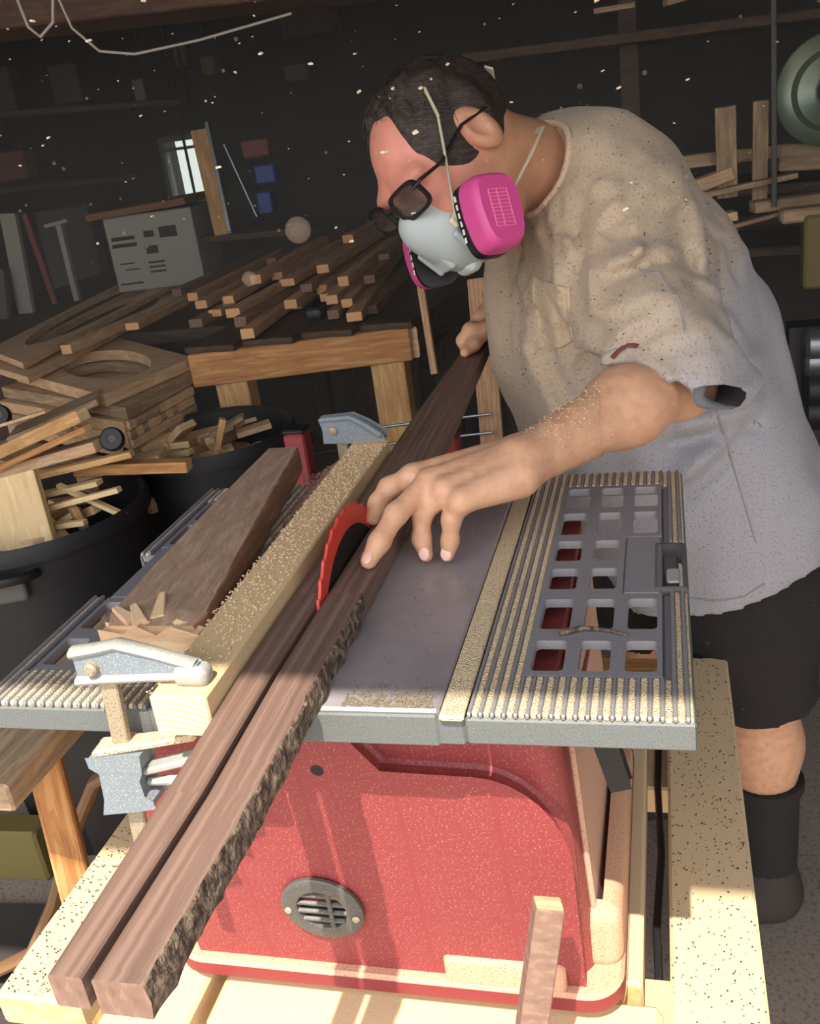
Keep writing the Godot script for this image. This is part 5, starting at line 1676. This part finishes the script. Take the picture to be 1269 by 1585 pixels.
		put("hub", mb, [M.gray_dark], t)

# ---------------------------------------------------------------- dim clutter behind
func box_thing(called: String, c: Vector3, size: Vector3, yaw: float, m: Material, label: String, cat: String, group := "") -> MeshInstance3D:
	var mb := MB.new()
	mb.box(c, size, minf(0.006, size.x * 0.1), Basis(Vector3.UP, yaw))
	var o := put(called, mb, [m])
	tag(o, label, cat, group)
	return o

func clutter() -> void:
	# carton with printed side
	var t := thing("cardboard_box", Vector3(-1.61, 0.88, -3.05), "gray printed cardboard box standing behind the arched frames", "box")
	var yaw := Basis(Vector3.UP, 0.12)
	var C := Vector3(-1.62, 1.0, -3.08)
	var mb := MB.new()
	mb.box(C, Vector3(0.30, 0.24, 0.24), 0.003, yaw)
	put("carton", mb, [M.cardboard], t)
	mb = MB.new()
	mb.box(C + yaw * Vector3(-0.02, 0.135, 0.02), Vector3(0.34, 0.022, 0.27), 0.003, yaw * Basis(Vector3.FORWARD, -0.04))
	put("lid", mb, [M.card_brown], t)
	mb = MB.new()
	for q in [[-0.095, 0.05, 0.08, 0.012], [-0.095, 0.028, 0.085, 0.012], [-0.005, 0.055, 0.035, 0.02], [0.06, 0.055, 0.06, 0.034], [-0.005, 0.005, 0.04, 0.026], [0.0, -0.035, 0.055, 0.006], [0.0, -0.05, 0.055, 0.006], [0.0, -0.065, 0.055, 0.006], [-0.10, -0.095, 0.08, 0.006], [-0.10, -0.03, 0.05, 0.004], [-0.085, -0.05, 0.05, 0.004]]:
		mb = MB.new()
		mb.box(C + yaw * Vector3(q[0], q[1], 0.1205), Vector3(q[2], q[3], 0.0012), 0.0004, yaw)
		put("print_mark", mb, [M.print_dark], t)
		# leaning plank by the window, rods, blue bins
	stick("leaning_plank", Vector3(-1.37, 1.02, -3.0), Vector3(-1.41, 1.34, -3.06), 0.055, 0.03, M.pine, M.pine, "tan plank standing upright beside the bright window", "plank", "", Vector3(0.4, 0, 0.9))
	mb = MB.new()
	mb.bar(Vector3(-1.338, 1.03, -2.99), Vector3(-1.372, 1.36, -3.05), 0.012, 0.02, Vector3.BACK, 0.001)
	tag(put("aluminium_strip", mb, [M.metal]), "shiny bluish metal strip standing along the tan plank's edge", "strip")
	mb = MB.new()
	mb.tube([Vector3(-1.31, 1.29, -3.0), Vector3(-1.245, 1.065, -3.0)], 0.004)
	tag(put("thin_rod", mb, [M.metal]), "thin metal rod leaning right of the tan plank", "rod")
	stick("shelf_board", Vector3(-1.55, 1.012, -3.12), Vector3(-1.1, 1.012, -3.02), 0.16, 0.02, M.dark_wood, M.dark_wood, "dark shelf board under the tan plank and blue tubs", "shelf")
	box_thing("tub", Vector3(-1.225, 1.185, -3.1), Vector3(0.07, 0.06, 0.06), 0.1, M.blue, "upper blue plastic tub right of the window", "tub")
	box_thing("tub", Vector3(-1.235, 1.10, -3.08), Vector3(0.05, 0.07, 0.06), 0.1, M.blue, "lower blue plastic tub right of the window", "tub")
	box_thing("maroon_tub", Vector3(-1.25, 1.265, -3.12), Vector3(0.09, 0.055, 0.06), 0.1, M.maroon, "dim maroon box above the blue tubs", "box")
	# bars that hang before the window
	for k in 2:
		mb = MB.new()
		var x := -2.17 + k * 0.066
		x = x * 1.12
		mb.tube([Vector3(x, 2.3, -5.05), Vector3(x + 0.006, 1.01, -5.05)], 0.008)
		tag(put("hanging_rod", mb, [M.black]), ["dark rod hanging before the window, left of two", "dark rod hanging before the window, right of two"][k], "rod")
	# upright tools and boards in the left dark
	for q in [[Vector3(-2.17, 0.80, -3.0), Vector3(-2.13, 1.17, -3.0), 0.06, 0.02, "gray board standing at the far left edge", M.gray_mid], [Vector3(-2.03, 0.86, -2.98), Vector3(-2.07, 1.16, -3.0), 0.02, 0.012, "thin pinkish lath upright left of the carton", M.maroon], [Vector3(-1.955, 0.86, -3.0), Vector3(-1.95, 1.12, -3.0), 0.02, 0.02, "gray bar tool standing left of the carton", M.gray_mid], [Vector3(-2.23, 0.70, -2.9), Vector3(-2.20, 1.0, -2.95), 0.07, 0.03, "rough gray post at the far left above the frames", M.gray_dark]]:
		stick("standing_board", q[0], q[1], q[2], q[3], q[5], q[5], q[4], "board", "", Vector3.BACK)
	mb = MB.new()
	mb.bar(Vector3(-2.0, 1.115, -2.99), Vector3(-1.91, 1.125, -2.99), 0.012, 0.012)
	tag(put("clamp_head", mb, [M.gray_mid]), "gray crossbar on top of the standing bar tool", "tool")
	# shelves along the left and back with dim boxes
	t = thing("wall_shelf", Vector3(-2.6, 1.4, -4.0), "dim long shelf high on the left in the dark", "shelf")
	mb = MB.new()
	mb.bar(Vector3(-3.3, 1.56, -3.6), Vector3(-2.0, 1.475, -4.2), 0.3, 0.022)
	put("board", mb, [M.gray_dark], t)
	mb = MB.new()
	mb.bar(Vector3(-3.3, 1.25, -3.7), Vector3(-2.35, 1.20, -4.3), 0.3, 0.022)
	put("board", mb, [M.dark_wood], t)
	for q in [[Vector3(-3.0, 1.625, -3.72), 0.26, 0.11, "pale gray box on the dim shelf at the left edge", "gray_mid"], [Vector3(-2.62, 1.61, -3.9), 0.10, 0.17, "tall dim carton in the middle of the dim shelf", "gray_dark"], [Vector3(-2.38, 1.60, -4.0), 0.12, 0.15, "dark box right on the dim shelf", "gray_dark"], [Vector3(-2.12, 1.54, -4.12), 0.05, 0.09, "small gray jar shaped box at the dim shelf's end", "gray_mid"], [Vector3(-2.8, 1.32, -3.95), 0.3, 0.12, "wide maroon box on the lower dim shelf", "maroon"], [Vector3(-3.05, 0.55, -3.8), 0.4, 1.10, "big dim maroon case low at the left", "maroon"], [Vector3(-2.62, 0.56, -4.1), 0.24, 1.12, "dark tall box under the window's left", "gray_dark"]]:
		mb = MB.new()
		mb.rbox(q[0], Vector3(q[1], q[2], 0.16), 0.01, Basis(Vector3.UP, 0.3))
		tag(put("storage_box", mb, [M[q[4]]]), q[3], "box")
	# hanging bits at the back: hooks, tags
	for q in [[Vector3(-2.356, 1.735, -5.075), Vector3(0.060, 0.109, 0.05), "gray", "gray hanging tool high above the window"], [Vector3(-2.211, 1.663, -5.075), Vector3(0.072, 0.085, 0.05), "orange", "small orange object hanging high above the tan plank"], [Vector3(-1.752, 1.566, -5.075), Vector3(0.121, 0.072, 0.05), "gray", "small striped gray box in the dark above the tubs"], [Vector3(-1.643, 1.832, -5.075), Vector3(0.290, 0.217, 0.05), "brown", "dim brown panel high in the dark left of the head"]]:
		mb = MB.new()
		mb.rbox(q[0], q[1], 0.008)
		tag(put("hung_object", mb, [{"gray": M.gray_mid, "orange": M.orange, "brown": M.beam}[q[2]]]), q[3], "object")
	# cords drooping from the loft beam
	mb = MB.new()
	mb.tube([Vector3(-1.30, 1.66, -2.05), Vector3(-1.285, 1.575, -2.05), Vector3(-1.262, 1.553, -2.05), Vector3(-1.225, 1.575, -2.05), Vector3(-1.205, 1.64, -2.05)], 0.0035)
	tag(put("white_cord", mb, [M.cord]), "short white cord loop hanging from the beam at upper left", "cord")
	mb = MB.new()
	mb.tube([Vector3(-1.205, 1.64, -2.05), Vector3(-1.19, 1.56, -2.06), Vector3(-1.15, 1.51, -2.08), Vector3(-1.08, 1.495, -2.1), Vector3(-0.95, 1.505, -2.15), Vector3(-0.75, 1.53, -2.2)], 0.0028)
	tag(put("drooping_cable", mb, [M.cord]), "long thin gray cord drooping below the beam at upper left", "cord")
	# right side: rack with lumber scraps
	t = thing("lumber_rack", Vector3(0.45, 0, -2.7), "dark rack of scrap wood behind the man's back", "rack")
	for y in [0.86, 1.02, 1.42]:
		mb = MB.new()
		mb.bar(Vector3(-0.5, y, -3.05), Vector3(1.3, y - 0.05, -2.85), 0.34, 0.025)
		put("rack_shelf", mb, [M.dark_wood], t)
	for x in [-0.1, 1.1]:
		put("rack_post", slab(x, x + 0.05, 0, 1.9, -3.0, -2.95), [M.dark_wood], t)
	stick("tan_upright", Vector3(0.15, 1.02, -2.52), Vector3(0.145, 1.222, -2.5), 0.046, 0.018, M.gray_pine, M.gray_pine, "wider tan board end standing in the rack behind his shoulder", "board", "", Vector3.BACK)
	stick("tan_upright", Vector3(0.222, 1.0, -2.52), Vector3(0.222, 1.225, -2.5), 0.034, 0.018, M.gray_pine, M.gray_pine, "narrower tan board end standing right of another in the rack", "board", "", Vector3.BACK)
	var scr := [
		[Vector3(0.02, 1.11, -2.55), Vector3(0.30, 1.105, -2.60), 0.05, 0.03, "gray", "gray scrap crossing behind the tan uprights"],
		[Vector3(0.06, 1.05, -2.5), Vector3(0.16, 1.075, -2.52), 0.04, 0.03, "cut", "brown block low behind the man's shoulder"],
		[Vector3(0.05, 1.035, -2.45), Vector3(0.30, 1.055, -2.5), 0.03, 0.012, "gray", "long gray lath low behind the man's back"],
		[Vector3(0.09, 0.985, -2.4), Vector3(0.16, 0.99, -2.42), 0.04, 0.02, "pale", "pale short block at the man's shirt sleeve edge"],
		[Vector3(0.14, 0.965, -2.4), Vector3(0.27, 0.985, -2.42), 0.02, 0.008, "gray", "light lath below the pale block behind the man"],
		[Vector3(0.27, 1.09, -2.6), Vector3(0.42, 1.08, -2.6), 0.06, 0.06, "gray", "square gray scrap right of the tan uprights"],
		[Vector3(0.20, 1.0, -2.45), Vector3(0.42, 1.0, -2.5), 0.05, 0.025, "gray", "flat gray scrap at the right edge of the rack"],
		[Vector3(0.0, 1.50, -2.75), Vector3(0.16, 1.53, -2.8), 0.06, 0.02, "gray", "dim tan scrap lying on the high shelf at upper right"],
		[Vector3(0.02, 1.465, -2.7), Vector3(0.20, 1.49, -2.75), 0.04, 0.015, "gray", "dim lath under the tan scrap on the high shelf"],
		[Vector3(-0.15, 1.475, -2.75), Vector3(-0.05, 1.475, -2.75), 0.03, 0.012, "gray", "short dim stick left on the high shelf"],
		[Vector3(0.14, 1.56, -2.8), Vector3(0.45, 1.56, -2.8), 0.03, 0.02, "cut", "upper dim reddish lath at the top right corner"],
		[Vector3(0.16, 1.535, -2.78), Vector3(0.45, 1.54, -2.78), 0.03, 0.012, "gray", "lower dim lath at the top right corner"],
	]
	var mats := {"pine": M.pine, "orange": M.orange, "cut": M.cut_wood, "pale": M.pine_pale, "gray": M.gray_pine}
	for q in scr: stick("scrap", q[0], q[1], q[2], q[3], mats[q[4]], mats[q[4]], q[5], "scrap", "scraps in the rack")
	# post, reflector dish and reels at the right edge
	mb = MB.new()
	mb.tube([Vector3(0.235, 1.62, -2.4), Vector3(0.245, 1.0, -2.42)], 0.006)
	tag(put("conduit", mb, [M.gray_dark]), "thin dark conduit running down left of the shiny dish", "pipe")
	t = thing("reflector_dish", Vector3(0.325, 1.17, -2.4), "round shiny greenish reflector dish hanging at the right edge", "lamp shade")
	mb = MB.new()
	var ax := Vector3(-0.35, 0.1, 1.0)
	mb.lathe(Vector3(0.355, 1.232, -2.4), ax, [Vector2(0.116, 0.0), Vector2(0.113, 0.004), Vector2(0.10, -0.006), Vector2(0.085, -0.012), Vector2(0.075, -0.028), Vector2(0.06, -0.034), Vector2(0.035, -0.045), Vector2(0.035, -0.05), Vector2(0.065, -0.04), Vector2(0.115, -0.006)], 40, 0, true)
	put("dish", mb, [M.dish], t)
	mb = MB.new()
	mb.lathe(Vector3(0.355, 1.232, -2.4), ax, [Vector2(0.0, -0.07), Vector2(0.034, -0.07), Vector2(0.034, -0.03), Vector2(0.0, -0.025)], 20)
	put("socket", mb, [M.black], t)
	t = thing("vise", Vector3(0.34, 0.45, -2.3), "dark shiny vise of rollers at the right edge", "vise")
	for q in [[0.705, 0.040], [0.665, 0.034], [0.60, 0.045], [0.545, 0.042]]:
		mb = MB.new()
		mb.lathe(Vector3(0.30, q[0], -2.3), Vector3.RIGHT, [Vector2(0.0, 0.0), Vector2(q[1] * 0.8, 0.0), Vector2(q[1], 0.008), Vector2(q[1], 0.10), Vector2(0.0, 0.10)], 20)
		put("roller", mb, [M.metal if q[1] < 0.041 else M.black_plastic], t)
	put("vise_body", slab(0.27, 0.42, 0.45, 0.74, -2.40, -2.33), [M.black_plastic], t)
	box_thing("gray_box", Vector3(0.335, 0.905, -2.35), Vector3(0.075, 0.16, 0.06), 0.0, M.olive, "olive drab box with a dark knob at the right edge", "box")
	box_thing("pale_block", Vector3(0.30, 0.985, -2.36), Vector3(0.10, 0.03, 0.06), 0.0, M.gray_pine, "gray wood block on top of the olive box", "block")
	stick("short_post", Vector3(0.345, 0.0, -2.25), Vector3(0.345, 0.43, -2.3), 0.05, 0.05, M.orange, M.orange, "orange brown wood post at the right edge under the vise", "post", "", Vector3.BACK)
	t = thing("cabinet", Vector3(0.75, 0, -4.2), "dark low cabinet far behind the man's legs", "cabinet")
	put("body", slab(-0.4, 1.3, 0.0, 0.80, -4.5, -3.85), [M.dark_wood], t)
	for k in 3: put("door", slab(-0.36 + k * 0.56, 0.14 + k * 0.56, 0.06, 0.76, -3.85, -3.83), [M.wall], t)
	# lower left: hose and olive tray on the floor
	mb = MB.new()
	mb.tube([Vector3(-0.72, 0.52, -1.02), Vector3(-0.85, 0.44, -1.03), Vector3(-0.92, 0.33, -1.02), Vector3(-0.97, 0.22, -1.0), Vector3(-1.05, 0.10, -1.0), Vector3(-1.16, 0.03, -1.01), Vector3(-1.35, 0.02, -1.02)], 0.018, 0.018, 10, 0.6)
	tag(put("hose", mb, [M.hose]), "brown hose curving down to the floor at lower left", "hose")
	mb = MB.new()
	mb.tube([Vector3(-0.86, 0.30, -0.97), Vector3(-0.93, 0.18, -0.96), Vector3(-1.02, 0.07, -0.95), Vector3(-1.14, 0.014, -0.96), Vector3(-1.35, 0.012, -0.97)], 0.010)
	tag(put("yellow_cable", mb, [M.yellow]), "yellow cable curving beside the brown hose at lower left", "cable")
	box_thing("floor_mat", Vector3(-1.15, 0.006, -0.98), Vector3(0.9, 0.012, 0.42), 0.08, M.dark_mat, "dark rubber mat on the floor at lower left under the hose", "mat")
	box_thing("tray", Vector3(-1.32, 0.06, -1.275), Vector3(0.22, 0.12, 0.06), 0.05, M.olive, "olive tray on the floor at the left edge before the bin", "tray")
	var tote := thing("storage_tote", Vector3(-0.86, 0, -1.18), "dark plastic tote standing behind the orange trestle leg", "tote")
	mb = MB.new()
	mb.loft([rrect(-0.955, -0.765, -1.255, -1.105, 0.0, 0.02), rrect(-0.975, -0.745, -1.27, -1.09, 0.47, 0.025)])
	put("tote_body", mb, [M.black_plastic], tote)
	mb = MB.new()
	mb.loft([rrect(-0.985, -0.735, -1.28, -1.08, 0.47, 0.025), rrect(-0.985, -0.735, -1.28, -1.08, 0.495, 0.025), rrect(-0.975, -0.745, -1.27, -1.09, 0.50, 0.025)])
	put("tote_lid", mb, [M.black], tote)

# ---------------------------------------------------------------- sawdust
func flakes(called: String, n: int, seed_: int, size: float, place: Callable, m: Material, label: String) -> void:
	var mm := MultiMesh.new()
	mm.transform_format = MultiMesh.TRANSFORM_3D
	var mb := MB.new()
	mb.loft([PackedVector3Array([Vector3(-0.5, -0.15, -0.3), Vector3(0.4, -0.15, -0.35), Vector3(0.45, -0.1, 0.3), Vector3(-0.35, -0.15, 0.35)]), PackedVector3Array([Vector3(-0.4, 0.15, -0.25), Vector3(0.35, 0.2, -0.2), Vector3(0.4, 0.1, 0.25), Vector3(-0.3, 0.2, 0.25)])])
	mm.mesh = mb.mesh([m], 0.0)
	mm.instance_count = n
	var rng := RandomNumberGenerator.new(); rng.seed = seed_
	for i in n:
		var p: Vector3 = place.call(rng)
		var s: float = size * rng.randf_range(0.5, 1.3)
		mm.set_instance_transform(i, Transform3D(Basis.from_euler(Vector3(rng.randf_range(-0.5, 0.5), rng.randf() * TAU, rng.randf_range(-0.5, 0.5))).scaled(Vector3.ONE * s), p))
	var o := MultiMeshInstance3D.new()
	o.name = numbered(called)
	o.multimesh = mm
	add_child(o, true)
	tag(o, label, "sawdust", "", "stuff")

func loose_dust() -> void:
	# heap of dark and pale sawdust beside and on the fence board
	flakes("sawdust_on_fence", 1900, 31, 0.0022, func(r: RandomNumberGenerator) -> Vector3:
		var z := -0.995 + pow(r.randf(), 1.7) * 0.50
		return Vector3(r.randf_range(-0.349, -0.308), 0.9630, z), M.chip, "loose pale sawdust strewn over the fence board's far half")
	flakes("sawdust_drift", 7000, 32, 0.0026, func(r: RandomNumberGenerator) -> Vector3:
		var t := r.randf()
		t = sqrt(t)
		var z := lerpf(-0.62, -0.99, t)
		var x := -0.349 - absf(r.randfn(0, 0.5)) * lerpf(0.010, 0.040, t)
		return Vector3(x, 0.932 + 0.026 * maxf(0.0, 1.0 - (-0.347 - x) / lerpf(0.016, 0.05, t)) * sqrt(r.randf()), z), M.chip_dark, "dark sawdust drift heaped between fence board and rough plank")
	flakes("sawdust_on_rails", 1500, 33, 0.0017, func(r: RandomNumberGenerator) -> Vector3:
		if r.randf() < 0.5: return Vector3(r.randf_range(-0.012, 0.064), 0.5712, r.randf_range(-1.2, -0.5))
		return Vector3(r.randf_range(-0.645, -0.56), 0.5712, r.randf_range(-0.9, -0.56)), M.bark, "dark coarse sawdust specks strewn over the pale bench rails")
	flakes("sawdust_on_table", 600, 34, 0.0018, func(r: RandomNumberGenerator) -> Vector3:
		if r.randf() < 0.7: return Vector3(r.randf_range(-0.225, -0.16), 0.931, -0.532 - absf(r.randfn(0, 0.012)))
		return Vector3(r.randf_range(-0.225, -0.16), 0.931, r.randf_range(-0.95, -0.54)), M.dust, "sprinkled pale sawdust along the steel table's near edge")
	flakes("airborne_sawdust", 420, 35, 0.0034, func(r: RandomNumberGenerator) -> Vector3:
		var d := 0.5 + 1.5 * r.randf()
		return Vector3(r.randf_range(-0.85, 0.25) * d, 1.3 + r.randf_range(-0.12, 0.42) * d, -d), M.air, "pale sawdust flecks flying through the air round the man")

func motes() -> void:
	# near, out-of-focus crumbs of dust
	var mm := MultiMesh.new()
	mm.transform_format = MultiMesh.TRANSFORM_3D
	var mb := MB.new()
	mb.ball(Vector3.ZERO, Vector3.ONE, 12)
	mm.mesh = mb.mesh([M.mote], 60.0)
	mm.instance_count = 90
	var rng := RandomNumberGenerator.new(); rng.seed = 77
	for i in 90:
		var d := rng.randf_range(0.6, 1.6)
		var p := Vector3(rng.randf_range(-0.75, 0.25) * d, 1.3 + rng.randf_range(-0.10, 0.33) * d, -d)
		var s := d * rng.randf_range(0.0012, 0.0030)
		if i < 2:
			p = [Vector3(-0.223, 1.242, -0.6), Vector3(-0.262, 1.215, -0.6), Vector3(-0.257, 1.36, -0.6)][i]
			s = [0.0085, 0.0050][i]
		mm.set_instance_transform(i, Transform3D(Basis().scaled(Vector3.ONE * s), p))
	var o := MultiMeshInstance3D.new()
	o.name = "airborne_crumbs"
	o.multimesh = mm
	add_child(o, true)
	tag(o, "round soft crumbs of dust floating near in the air", "dust", "", "stuff")

func haze() -> void:
	# fine dust hanging in the shed
	var f := FogVolume.new()
	f.name = "dust_haze"
	f.shape = RenderingServer.FOG_VOLUME_SHAPE_BOX
	f.size = Vector3(4.8, 2.40, 3.3)
	f.position = Vector3(-1.0, 1.24, -3.4)
	var m := FogMaterial.new()
	m.density = 0.15
	m.albedo = Color(0.92, 0.90, 0.86)
	f.material = m
	add_child(f)
	tag(f, "thin haze of fine sawdust hanging in the dark shed", "haze", "", "stuff")
